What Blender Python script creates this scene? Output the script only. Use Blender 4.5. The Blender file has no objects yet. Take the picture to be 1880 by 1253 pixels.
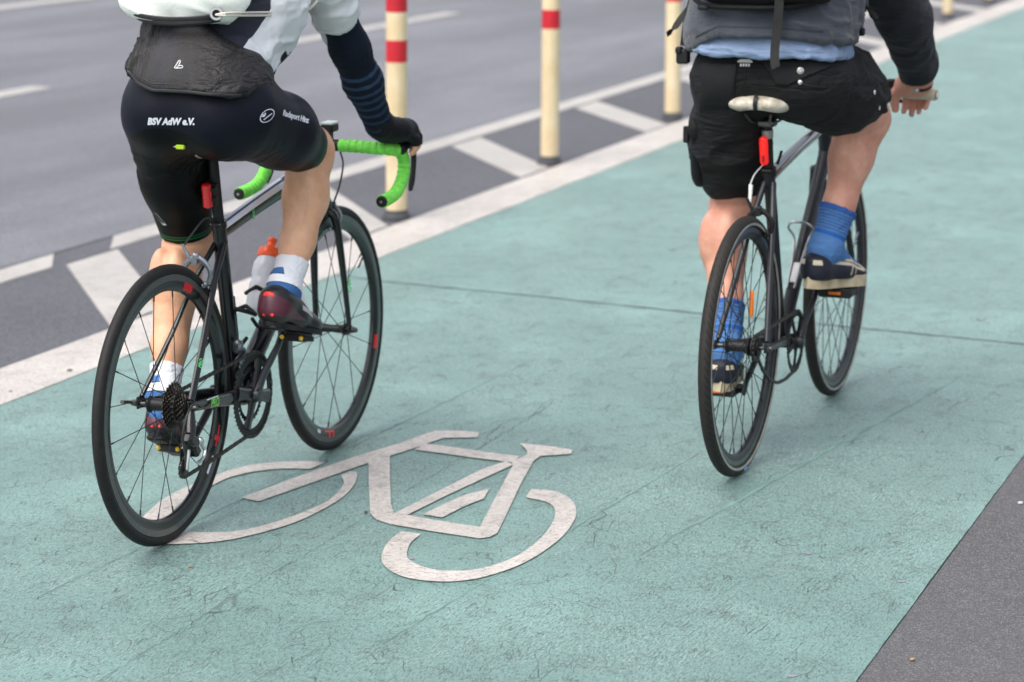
import bpy, bmesh, math, random
import numpy as np
from mathutils import Vector, Matrix, Quaternion
from mathutils.bvhtree import BVHTree

random.seed(4)
PI = math.pi
sc = bpy.context.scene
COL = sc.collection

# ------------------------------------------------------------------ camera
CAMH = 1.6831
cd = bpy.data.cameras.new('camera')
cam = bpy.data.objects.new('camera', cd)
COL.objects.link(cam)
cam.location = (0, 0, CAMH)
cam.rotation_euler = (math.radians(90 - 11.627), 0, 0)
cd.sensor_width = 36.0
cd.lens = 36.0 * 4600 / 1880
cd.clip_start = 0.1
cd.clip_end = 2000
cd.dof.use_dof = True
cd.dof.focus_distance = 5.5
cd.dof.aperture_fstop = 4.2
sc.camera = cam

# ------------------------------------------------------------------ world / light (bright overcast)
SUN_EL, SUN_AZ = math.radians(58), math.radians(222)
w = bpy.data.worlds.new('World'); sc.world = w; w.use_nodes = True
nt = w.node_tree; nt.nodes.clear()
sky = nt.nodes.new('ShaderNodeTexSky'); sky.sky_type = 'NISHITA'; sky.sun_disc = False
sky.sun_elevation = SUN_EL; sky.sun_rotation = SUN_AZ
sky.air_density = 1.0; sky.dust_density = 4.0; sky.ozone_density = 1.0
hs = nt.nodes.new('ShaderNodeHueSaturation'); hs.inputs['Saturation'].default_value = 0.40
bg = nt.nodes.new('ShaderNodeBackground'); bg.inputs['Strength'].default_value = 0.15
ow = nt.nodes.new('ShaderNodeOutputWorld')
nt.links.new(sky.outputs[0], hs.inputs['Color']); nt.links.new(hs.outputs[0], bg.inputs['Color'])
nt.links.new(bg.outputs[0], ow.inputs['Surface'])
sd = bpy.data.lights.new('sun', 'SUN'); sd.energy = 1.2; sd.angle = math.radians(55)
sd.color = (1.0, 0.97, 0.93)
so = bpy.data.objects.new('sun', sd); COL.objects.link(so)
_d = Vector((math.sin(SUN_AZ) * math.cos(SUN_EL), math.cos(SUN_AZ) * math.cos(SUN_EL), math.sin(SUN_EL)))
so.rotation_euler = _d.to_track_quat('Z', 'Y').to_euler()
so.location = _d * 30
sc.view_settings.view_transform = 'Standard'; sc.view_settings.look = 'None'
sc.view_settings.exposure = 0.82; sc.view_settings.gamma = 1.0

# ------------------------------------------------------------------ materials
MATS = {}
def mat(name, col, rough=.6, metal=0., spec=.5, noise=0., nscale=40., bump=0., bscale=200., coat=0., sss=0., sheen=0., emit=None, trans=0., alpha=1.):
    if name in MATS: return MATS[name]
    m = bpy.data.materials.new(name); m.use_nodes = True
    nt = m.node_tree; b = nt.nodes['Principled BSDF']
    b.inputs['Base Color'].default_value = (*col, 1)
    b.inputs['Roughness'].default_value = rough; b.inputs['Metallic'].default_value = metal
    b.inputs['Specular IOR Level'].default_value = spec
    if coat: b.inputs['Coat Weight'].default_value = coat; b.inputs['Coat Roughness'].default_value = .15
    if sheen: b.inputs['Sheen Weight'].default_value = sheen
    if sss:
        b.inputs['Subsurface Weight'].default_value = sss; b.inputs['Subsurface Radius'].default_value = (.012, .005, .003)
        b.inputs['Subsurface Scale'].default_value = 1.0
    if trans: b.inputs['Transmission Weight'].default_value = trans
    if emit: b.inputs['Emission Color'].default_value = (*emit[:3], 1); b.inputs['Emission Strength'].default_value = emit[3]
    m.diffuse_color = (*col, 1)
    tc = nt.nodes.new('ShaderNodeTexCoord')
    if noise:
        n = nt.nodes.new('ShaderNodeTexNoise'); n.inputs['Scale'].default_value = nscale; n.inputs['Detail'].default_value = 5
        nt.links.new(tc.outputs['Object'], n.inputs['Vector'])
        r = nt.nodes.new('ShaderNodeMapRange'); r.inputs['From Min'].default_value = .25; r.inputs['From Max'].default_value = .75
        r.inputs['To Min'].default_value = 1 - noise; r.inputs['To Max'].default_value = 1 + noise
        nt.links.new(n.outputs['Fac'], r.inputs['Value'])
        mx = nt.nodes.new('ShaderNodeVectorMath'); mx.operation = 'SCALE'; mx.inputs[0].default_value = col
        nt.links.new(r.outputs[0], mx.inputs['Scale']); nt.links.new(mx.outputs[0], b.inputs['Base Color'])
    if bump:
        n2 = nt.nodes.new('ShaderNodeTexNoise'); n2.inputs['Scale'].default_value = bscale; n2.inputs['Detail'].default_value = 3
        nt.links.new(tc.outputs['Object'], n2.inputs['Vector'])
        bp = nt.nodes.new('ShaderNodeBump'); bp.inputs['Strength'].default_value = bump; bp.inputs['Distance'].default_value = .002
        nt.links.new(n2.outputs['Fac'], bp.inputs['Height']); nt.links.new(bp.outputs[0], b.inputs['Normal'])
    MATS[name] = m
    return m

class NG:
    """tiny helper to write node graphs"""
    def __init__(s, m):
        s.m = m; s.t = m.node_tree; s.b = s.t.nodes['Principled BSDF']; s.tc = s.t.nodes.new('ShaderNodeTexCoord')
        s.obj = s.tc.outputs['Object']
    def put(s, sock, v):
        if hasattr(v, 'is_linked') or isinstance(v, bpy.types.NodeSocket): s.t.links.new(v, sock)
        elif v is not None: sock.default_value = v
    def math(s, op, a, b=None, c=None, clamp=False):
        n = s.t.nodes.new('ShaderNodeMath'); n.operation = op; n.use_clamp = clamp
        for i, v in enumerate((a, b, c)):
            if v is not None: s.put(n.inputs[i], v)
        return n.outputs[0]
    def dot(s, v, p=None):
        n = s.t.nodes.new('ShaderNodeVectorMath'); n.operation = 'DOT_PRODUCT'; s.put(n.inputs[0], p or s.obj); n.inputs[1].default_value = v
        return n.outputs['Value']
    def noise(s, scale, detail=4, vec=None, rough=.5, dist=0.):
        n = s.t.nodes.new('ShaderNodeTexNoise'); n.inputs['Scale'].default_value = scale; n.inputs['Detail'].default_value = detail
        n.inputs['Roughness'].default_value = rough; n.inputs['Distortion'].default_value = dist
        s.put(n.inputs['Vector'], vec or s.obj); return n.outputs['Fac']
    def scale(s, v, vec=None):
        n = s.t.nodes.new('ShaderNodeVectorMath'); n.operation = 'MULTIPLY'; s.put(n.inputs[0], vec or s.obj); n.inputs[1].default_value = v
        return n.outputs[0]
    def vor(s, scale, feat='F1', vec=None, out='Distance', rnd=1.):
        n = s.t.nodes.new('ShaderNodeTexVoronoi'); n.feature = feat; n.inputs['Scale'].default_value = scale
        n.inputs['Randomness'].default_value = rnd
        s.put(n.inputs['Vector'], vec or s.obj); return n.outputs[out]
    def rng(s, v, a, b, c=0., d=1., smooth=False):
        n = s.t.nodes.new('ShaderNodeMapRange'); n.interpolation_type = 'SMOOTHSTEP' if smooth else 'LINEAR'
        s.put(n.inputs['Value'], v); n.inputs['From Min'].default_value = a; n.inputs['From Max'].default_value = b
        n.inputs['To Min'].default_value = c; n.inputs['To Max'].default_value = d; return n.outputs[0]
    def mix(s, f, a, b, mode='MIX'):
        n = s.t.nodes.new('ShaderNodeMix'); n.data_type = 'RGBA'; n.blend_type = mode
        s.put(n.inputs[0], f)
        for i, v in ((6, a), (7, b)):
            if isinstance(v, tuple): n.inputs[i].default_value = (*v, 1) if len(v) == 3 else v
            else: s.t.links.new(v, n.inputs[i])
        return n.outputs[2]
    def bump(s, h, strength=.3, dist=.002):
        n = s.t.nodes.new('ShaderNodeBump'); n.inputs['Strength'].default_value = strength; n.inputs['Distance'].default_value = dist
        s.put(n.inputs['Height'], h); s.t.links.new(n.outputs[0], s.b.inputs['Normal'])
    def color(s, v): s.t.links.new(v, s.b.inputs['Base Color'])

def newmat(name, rough=.8, spec=.4):
    m = bpy.data.materials.new(name); m.use_nodes = True
    g = NG(m); g.b.inputs['Roughness'].default_value = rough; g.b.inputs['Specular IOR Level'].default_value = spec
    MATS[name] = m
    return m, g

# ------------------------------------------------------------------ object helpers
def link(o, parent=None):
    COL.objects.link(o)
    if parent is not None: o.parent = parent
    return o
def tag(o, label=None, cat=None, group=None, kind=None):
    if label: o['label'] = label
    if cat: o['category'] = cat
    if group: o['group'] = group
    if kind: o['kind'] = kind
    return o
def empty(name, loc=(0, 0, 0), rz=0., parent=None):
    o = bpy.data.objects.new(name, None); o.empty_display_size = .2
    o.location = loc; o.rotation_euler = (0, 0, rz)
    return link(o, parent)

class MB:
    """collects shapes; build() links them as one mesh object"""
    def __init__(s): s.v = []; s.f = []; s.m = []
    def add(s, vs, fs, mi=0):
        o = len(s.v); s.v += [tuple(map(float, v)) for v in vs]
        for f in fs: s.f.append(tuple(i + o for i in f)); s.m.append(mi)
        return s
    def box(s, c, d, R=None, mi=0, bev=0.):
        c = Vector(c); hx, hy, hz = d[0] / 2, d[1] / 2, d[2] / 2
        bev = min(bev, .45 * min(d))
        if bev <= 0:
            vs = [Vector((x, y, z)) for x in (-hx, hx) for y in (-hy, hy) for z in (-hz, hz)]
            fs = [(0, 1, 3, 2), (4, 6, 7, 5), (0, 4, 5, 1), (2, 3, 7, 6), (0, 2, 6, 4), (1, 5, 7, 3)]
        else:
            vs = []; idx = {}
            for sx in (-1, 1):
                for sy in (-1, 1):
                    for sz in (-1, 1):
                        for a in range(3):
                            p = [sx * (hx - bev), sy * (hy - bev), sz * (hz - bev)]; p[a] = (sx * hx, sy * hy, sz * hz)[a]
                            idx[(sx, sy, sz, a)] = len(vs); vs.append(Vector(p))
            fs = []
            for a in range(3):
                b_, c_ = [(1, 2), (2, 0), (0, 1)][a]
                for sa in (-1, 1):
                    q = []
                    for sb, sc_ in ((-1, -1), (1, -1), (1, 1), (-1, 1)):
                        k = [0, 0, 0]; k[a] = sa; k[b_] = sb; k[c_] = sc_; q.append(idx[(*k, a)])
                    fs.append(q if sa > 0 else q[::-1])
                for sb in (-1, 1):
                    for sc_ in (-1, 1):
                        ks = []
                        for sa in (-1, 1):
                            k = [0, 0, 0]; k[a] = sa; k[b_] = sb; k[c_] = sc_; ks.append(tuple(k))
                        q = [idx[(*ks[0], b_)], idx[(*ks[1], b_)], idx[(*ks[1], c_)], idx[(*ks[0], c_)]]
                        fs.append(q if sb * sc_ < 0 else q[::-1])
            for sx in (-1, 1):
                for sy in (-1, 1):
                    for sz in (-1, 1):
                        q = [idx[(sx, sy, sz, a)] for a in range(3)]
                        fs.append(q if sx * sy * sz > 0 else q[::-1])
        if R is not None: vs = [R @ v for v in vs]
        return s.add([v + c for v in vs], fs, mi)
    def bar(s, a, b, wd, th, up=(0, 0, 1), mi=0, bev=0., w2=None):
        a, b = Vector(a), Vector(b); x = (b - a); L = x.length; x.normalize()
        y = Vector(up).cross(x); y.normalize(); z = x.cross(y)
        R = Matrix((x, y, z)).transposed()
        return s.box((a + b) / 2, (L, wd, th), R, mi, bev)
    def tube(s, pts, r, n=12, mi=0, closed=False, caps=True, flat=None, up=None):
        pts = [Vector(p) for p in pts]; N = len(pts)
        rs = r if isinstance(r, (list, tuple)) else [r] * N
        T = []
        for i in range(N):
            a = pts[i - 1] if (i > 0 or closed) else pts[i]; b = pts[(i + 1) % N] if (i < N - 1 or closed) else pts[i]
            t = b - a; t.normalize() if t.length > 1e-9 else None; T.append(t)
        u0 = Vector(up) if up is not None else (Vector((0, 0, 1)) if abs(T[0].z) < .9 else Vector((0, 1, 0)))
        u = u0 - T[0] * u0.dot(T[0]); u.normalize(); vs = []
        for i in range(N):
            if i:
                u = u - T[i] * u.dot(T[i])
                u.normalize()
            v = T[i].cross(u); fx, fy = (1, 1) if flat is None else (flat if not isinstance(flat[0], (tuple, list)) else flat[i])
            for k in range(n):
                an = 2 * PI * k / n; vs.append(pts[i] + (u * math.cos(an) * fx + v * math.sin(an) * fy) * rs[i])
        fs = []; M = N if closed else N - 1
        for i in range(M):
            j = (i + 1) % N
            for k in range(n):
                l = (k + 1) % n; fs.append((i * n + k, i * n + l, j * n + l, j * n + k))
        if caps and not closed: fs.append(tuple(range(n - 1, -1, -1))); fs.append(tuple((N - 1) * n + k for k in range(n)))
        return s.add(vs, fs, mi)
    def lathe(s, prof, c=(0, 0, 0), ax=(0, 1, 0), n=48, mi=0, closed=False, mis=None):
        """prof: list of (radius, along)"""
        ax = Vector(ax).normalized(); u = Vector((0, 0, 1)) if abs(ax.z) < .9 else Vector((1, 0, 0))
        u = (u - ax * u.dot(ax)).normalized(); v = ax.cross(u); c = Vector(c); P = len(prof); vs = []
        for k in range(n):
            an = 2 * PI * k / n; d = u * math.cos(an) + v * math.sin(an)
            for (r, a) in prof: vs.append(c + d * r + ax * a)
        M = P if closed else P - 1
        for k in range(n):
            l = (k + 1) % n
            pass
        o = len(s.v); s.v += [tuple(q) for q in vs]
        for k in range(n):
            l = (k + 1) % n
            for i in range(M):
                j = (i + 1) % P
                s.f.append((o + k * P + i, o + l * P + i, o + l * P + j, o + k * P + j)); s.m.append(mis[i] if mis else mi)
        return s
    def ball(s, c, r, mi=0, n=12, sc_=(1, 1, 1), R=None):
        c = Vector(c); m = n // 2; vs = [Vector((0, 0, -1))]; fs = []
        for i in range(1, m):
            ph = -PI / 2 + PI * i / m
            for k in range(n): vs.append(Vector((math.cos(ph) * math.cos(2 * PI * k / n), math.cos(ph) * math.sin(2 * PI * k / n), math.sin(ph))))
        vs.append(Vector((0, 0, 1)))
        for k in range(n): fs.append((0, 1 + (k + 1) % n, 1 + k))
        for i in range(m - 2):
            for k in range(n): a = 1 + i * n; fs.append((a + k, a + (k + 1) % n, a + n + (k + 1) % n, a + n + k))
        a = 1 + (m - 2) * n
        for k in range(n): fs.append((a + k, a + (k + 1) % n, len(vs) - 1))
        q = []
        for v in vs:
            v = Vector((v.x * sc_[0], v.y * sc_[1], v.z * sc_[2])) * r
            if R is not None: v = R @ v
            q.append(v + c)
        return s.add(q, fs, mi)
    def prism(s, outline, o, ux, uy, th, mi=0, holes=None):
        """extrude a 2D outline lying in plane (ux,uy) centred on o by +-th/2"""
        o = Vector(o); ux = Vector(ux); uy = Vector(uy); nz = ux.cross(uy).normalized()
        bm = bmesh.new()
        n = len(outline)
        a = [o + ux * p[0] + uy * p[1] - nz * th / 2 for p in outline]; b = [q + nz * th for q in a]
        s.add(a + b, [tuple(range(n - 1, -1, -1)), tuple(range(n, 2 * n))] + [(i, (i + 1) % n, n + (i + 1) % n, n + i) for i in range(n)], mi)
        bm.free(); return s
    def build(s, name, mats, parent=None, smooth=True, ang=38, loc=None, fix=True):
        me = bpy.data.meshes.new(name); me.from_pydata(s.v, [], s.f); me.update()
        if not isinstance(mats, (list, tuple)): mats = [mats]
        for m in mats: me.materials.append(m)
        if len(mats) > 1: me.polygons.foreach_set('material_index', s.m)
        if fix:
            bm = bmesh.new(); bm.from_mesh(me); bmesh.ops.recalc_face_normals(bm, faces=bm.faces); bm.to_mesh(me); bm.free()
        if smooth:
            me.shade_smooth(); me.set_sharp_from_angle(angle=math.radians(ang))
        o = bpy.data.objects.new(name, me)
        if loc is not None: o.location = loc
        return link(o, parent)

def bez(p, n=16):
    """smooth Catmull-Rom through points"""
    p = [Vector(q) for q in p]; P = [2 * p[0] - p[1]] + p + [2 * p[-1] - p[-2]]; out = []
    segs = len(p) - 1; k = max(2, n // segs)
    for i in range(segs):
        a, b, c, d = P[i:i + 4]
        for j in range(k):
            t = j / k
            out.append(.5 * ((2 * b) + (-a + c) * t + (2 * a - 5 * b + 4 * c - d) * t * t + (-a + 3 * b - 3 * c + d) * t ** 3))
    out.append(p[-1]); return out

# ------------------------------------------------------------------ SDF bodies (numpy) and surface nets
def smin(a, b, k):
    if k <= 0: return np.minimum(a, b)
    h = np.maximum(k - np.abs(a - b), 0) / k
    return np.minimum(a, b) - h * h * k * .25
class Prim:
    def __init__(s, tag_, fn, lo, hi, k): s.tag = tag_; s.fn = fn; s.lo = np.array(lo, float); s.hi = np.array(hi, float); s.k = k
def rc(tg, a, b, ra, rb, k=.03, s=(1, 1, 1)):
    """tapered capsule; s>1 on an axis squeezes the section along it"""
    a = np.array(a, float); b = np.array(b, float); S = np.array(s, float); A = a * S; Bv = b * S; d = Bv - A; L2 = max(float(d @ d), 1e-9); sm = float(min(S))
    def fn(X, Y, Z):
        x, y, z = X * S[0] - A[0], Y * S[1] - A[1], Z * S[2] - A[2]
        t = np.clip((x * d[0] + y * d[1] + z * d[2]) / L2, 0, 1)
        return (np.sqrt((x - t * d[0]) ** 2 + (y - t * d[1]) ** 2 + (z - t * d[2]) ** 2) - (ra + (rb - ra) * t)) / max(S)
    R = max(ra, rb) / sm
    return Prim(tg, fn, np.minimum(a, b) - R, np.maximum(a, b) + R, k)
def el(tg, c, r, k=.03, R=None):
    c = np.array(c, float); r = np.array(r, float); Rm = np.eye(3) if R is None else np.array(R)
    def fn(X, Y, Z):
        x, y, z = X - c[0], Y - c[1], Z - c[2]
        p = [(Rm[0, i] * x + Rm[1, i] * y + Rm[2, i] * z) for i in range(3)]
        k0 = np.sqrt((p[0] / r[0]) ** 2 + (p[1] / r[1]) ** 2 + (p[2] / r[2]) ** 2)
        k1 = np.sqrt((p[0] / r[0] ** 2) ** 2 + (p[1] / r[1] ** 2) ** 2 + (p[2] / r[2] ** 2) ** 2)
        return k0 * (k0 - 1) / np.maximum(k1, 1e-6)
    m = float(max(r)); return Prim(tg, fn, c - m, c + m, k)
def rotm(axis, deg): return np.array(Matrix.Rotation(math.radians(deg), 3, axis))
def field(prims, step, grow=0., cuts=(), pad=.012, post=None):
    lo = np.min([p.lo for p in prims], 0) - grow - pad; hi = np.max([p.hi for p in prims], 0) + grow + pad
    for (o, n_) in cuts: pass
    n = np.ceil((hi - lo) / step).astype(int) + 2
    F = np.full(n, .2, np.float32)
    ax = [lo[i] + step * np.arange(n[i]) for i in range(3)]
    for p in prims:
        m = p.k + grow + pad
        i0 = np.maximum(((p.lo - m - lo) / step).astype(int), 0); i1 = np.minimum(((p.hi + m - lo) / step).astype(int) + 2, n)
        X, Y, Z = np.meshgrid(*[ax[i][i0[i]:i1[i]] for i in range(3)], indexing='ij', sparse=True)
        sl = tuple(slice(i0[i], i1[i]) for i in range(3))
        F[sl] = smin(F[sl], p.fn(X, Y, Z).astype(np.float32), p.k)
    F -= grow
    X, Y, Z = np.meshgrid(*ax, indexing='ij', sparse=True)
    for (o, nrm) in cuts:      # keep the side the normal points away from
        q = np.array(nrm, float); q /= np.linalg.norm(q)
        F = np.maximum(F, ((X - o[0]) * q[0] + (Y - o[1]) * q[1] + (Z - o[2]) * q[2]).astype(np.float32))
    if post: F = post(F, X, Y, Z).astype(np.float32)
    for a in range(3):
        sl = [slice(None)] * 3
        for e in (0, -1): sl[a] = e; F[tuple(sl)] = .2; sl[a] = slice(None)
    return F, lo, step
def nets(F, lo, step):
    s = F < 0; nx, ny, nz = F.shape
    c = np.zeros((nx - 1, ny - 1, nz - 1), np.int8)
    for i in (0, 1):
        for j in (0, 1):
            for k in (0, 1): c += s[i:nx - 1 + i, j:ny - 1 + j, k:nz - 1 + k]
    act = (c > 0) & (c < 8); I = np.argwhere(act); idx = -np.ones(act.shape, np.int64); idx[act] = np.arange(len(I))
    S = np.zeros((len(I), 3)); W = np.zeros(len(I))
    cor = [(i, j, k) for i in (0, 1) for j in (0, 1) for k in (0, 1)]
    for a in cor:
        for ax in range(3):
            if a[ax] == 1: continue
            b = list(a); b[ax] = 1
            fa = F[I[:, 0] + a[0], I[:, 1] + a[1], I[:, 2] + a[2]]; fb = F[I[:, 0] + b[0], I[:, 1] + b[1], I[:, 2] + b[2]]
            m = (fa < 0) != (fb < 0); t = np.where(m, fa / np.where(m, fa - fb, 1), 0)
            for q in range(3): S[:, q] += np.where(m, a[q] + (t if q == ax else 0), 0)
            W += m
    V = (I + S / W[:, None]) * step + lo
    Q = []
    for ax in range(3):
        o1, o2 = [(1, 2), (2, 0), (0, 1)][ax]
        a = [slice(None)] * 3; b = [slice(None)] * 3; a[ax] = slice(0, -1); b[ax] = slice(1, None)
        sa, sb = s[tuple(a)], s[tuple(b)]; E = np.argwhere(sa != sb)
        E = E[(E[:, o1] > 0) & (E[:, o2] > 0) & (E[:, o1] < F.shape[o1] - 1) & (E[:, o2] < F.shape[o2] - 1)]
        fl = sa[tuple(E.T)]
        def g(d1, d2):
            e = E.copy(); e[:, o1] -= d1; e[:, o2] -= d2; return idx[tuple(e.T)]
        q = np.stack([g(1, 1), g(0, 1), g(0, 0), g(1, 0)], 1); q[~fl] = q[~fl][:, ::-1]; Q.append(q)
    Q = np.concatenate(Q); Q = Q[(Q >= 0).all(1)]
    return V, Q
def vnoise(P, seed=0):
    """value noise, numpy"""
    P = np.asarray(P) + 100.; i = np.floor(P).astype(np.int64); f = P - i; f = f * f * (3 - 2 * f)
    def hsh(x, y, z):
        n = (x * 73856093) ^ (y * 19349663) ^ (z * 83492791) ^ (seed * 2654435761); n = (n ^ (n >> 13)) * 1274126177; n = n ^ (n >> 16)
        return (n & 0xffff) / 65535.
    r = 0
    for a in (0, 1):
        for b in (0, 1):
            for c in (0, 1):
                r = r + hsh(i[:, 0] + a, i[:, 1] + b, i[:, 2] + c) * (f[:, 0] if a else 1 - f[:, 0]) * (f[:, 1] if b else 1 - f[:, 1]) * (f[:, 2] if c else 1 - f[:, 2])
    return r
def mesh_np(name, V, Q, mats, parent, smooth_it=2, disp=None, mi=None, relax=.5):
    me = bpy.data.meshes.new(name); me.from_pydata(V.tolist(), [], Q.tolist()); me.update()
    # laplacian relaxation on the quads' edges
    E = np.concatenate([Q[:, [0, 1]], Q[:, [1, 2]], Q[:, [2, 3]], Q[:, [3, 0]]])
    E = np.concatenate([E, E[:, ::-1]])
    cnt = np.bincount(E[:, 0], minlength=len(V)).astype(float)
    for _ in range(smooth_it):
        S = np.stack([np.bincount(E[:, 0], weights=V[E[:, 1], k], minlength=len(V)) for k in range(3)], 1) / cnt[:, None]
        V = V + relax * (S - V)
    if disp is not None:
        me.vertices.foreach_set('co', V.ravel()); me.update()
        N = np.zeros(len(V) * 3); me.vertices.foreach_get('normal', N); N = N.reshape(-1, 3)
        V = V + N * disp(V)[:, None]
    me.vertices.foreach_set('co', V.ravel()); me.update()
    if not isinstance(mats, (list, tuple)): mats = [mats]
    for m in mats: me.materials.append(m)
    if mi is not None: me.polygons.foreach_set('material_index', mi(V[Q].mean(1)).astype(np.int32))
    me.shade_smooth()
    return link(bpy.data.objects.new(name, me), parent)
def sdf_obj(name, prims, step, mats, parent, grow=0., cuts=(), smooth_it=2, disp=None, mi=None, post=None, relax=.5):
    F, lo, st = field(prims, step, grow, cuts, post=post)
    V, Q = nets(F, lo, st)
    return mesh_np(name, V, Q, mats, parent, smooth_it, disp, mi, relax)
def sel(prims, *tags): return [p for p in prims if p.tag in tags]
def ridge(P, M, seed=0):
    """folds: 1-|2n-1| of stretched noise. M = 3x3 matrix giving noise coords"""
    n = vnoise(P @ np.array(M).T, seed); return 1 - np.abs(2 * n - 1)
def basis(along, fa, fc):
    """noise matrix: frequency fa along direction, fc across"""
    a = np.array(along, float); a /= np.linalg.norm(a); t = np.array([0, 0, 1.]) if abs(a[2]) < .8 else np.array([1., 0, 0])
    b = np.cross(a, t); b /= np.linalg.norm(b); c = np.cross(a, b); return np.stack([a * fa, b * fc, c * fc])
def drape(o, target, direction, off=.0015):
    """push every vertex of mesh o onto target along direction (both in the same parent space)"""
    me = target.data; bv = BVHTree.FromPolygons([v.co for v in me.vertices], [tuple(p.vertices) for p in me.polygons])
    d = Vector(direction).normalized()
    for v in o.data.vertices:
        h = bv.ray_cast(v.co - d * .6, d)
        if h[0] is not None: v.co = h[0] - d * off
    o.data.update()
def text_mesh(name, body, size, origin, ux, uy, m, parent, target=None, direction=None, shear=0., bold=0., sx=1., off=.0015):
    cu = bpy.data.curves.new('t', 'FONT'); cu.body = body; cu.size = size; cu.align_x = 'CENTER'; cu.align_y = 'CENTER'; cu.shear = shear; cu.offset = bold
    cu.resolution_u = 3
    to = bpy.data.objects.new('t', cu); COL.objects.link(to); dg = bpy.context.evaluated_depsgraph_get()
    me = bpy.data.meshes.new_from_object(to.evaluated_get(dg)); COL.objects.unlink(to); bpy.data.objects.remove(to); bpy.data.curves.remove(cu)
    bm = bmesh.new(); bm.from_mesh(me)
    bmesh.ops.triangulate(bm, faces=bm.faces)
    for _ in range(2):
        es = [e for e in bm.edges if e.calc_length() > size * .12]
        if es: bmesh.ops.subdivide_edges(bm, edges=es, cuts=1); bmesh.ops.triangulate(bm, faces=bm.faces)
    ux, uy, origin = Vector(ux).normalized(), Vector(uy).normalized(), Vector(origin)
    for v in bm.verts: v.co = origin + ux * v.co.x * sx + uy * v.co.y
    bm.to_mesh(me); bm.free(); me.materials.clear(); me.materials.append(m); me.name = name
    o = link(bpy.data.objects.new(name, me), parent)
    if target is not None: drape(o, target, direction, off)
    return o
# ------------------------------------------------------------------ setting (built in lane coordinates: s along the lane, n to its left)
LANE = math.radians(69.065)
def asphalt(name, base, warm=(.36, .33, .30), sc_=1., speck=.5, bump=.6, streaky=False):
    m, g = newmat(name, .88, .3)
    cell = g.vor(150 * sc_, out='Color'); d = g.vor(150 * sc_, out='Distance')
    sep = g.t.nodes.new('ShaderNodeSeparateColor'); g.t.links.new(cell, sep.inputs[0])
    big = g.noise(1.3, 4); mid = g.noise(22, 4, rough=.7)
    b2 = tuple(c * 1.75 for c in base); b3 = tuple(c * .45 for c in base)
    c = g.mix(g.rng(sep.outputs[0], .35, 1.), base, b2)
    c = g.mix(g.math('MULTIPLY', g.rng(sep.outputs[1], .82, .95), speck), c, warm)
    c = g.mix(g.rng(d, .48, .75, 0, .75), c, b3)
    c = g.mix(g.rng(mid, .3, .75, 0., .35), c, b3)
    c = g.mix(g.rng(big, .3, .7, 0., .25), c, tuple(x * 1.5 for x in base))
    if streaky:
        st = g.noise(1., 4, g.scale((.13, .75, 1)), .55); c = g.mix(g.rng(st, .38, .62, .55, 0.), c, tuple(x * .62 for x in base)); c = g.mix(g.rng(st, .5, .7, 0, .35), c, tuple(x * 1.4 for x in base))
    g.color(c)
    h = g.math('ADD', g.math('MULTIPLY', g.math('SUBTRACT', 1., d), .7), g.math('MULTIPLY', mid, .5))
    g.bump(h, bump, .004); return m
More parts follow.
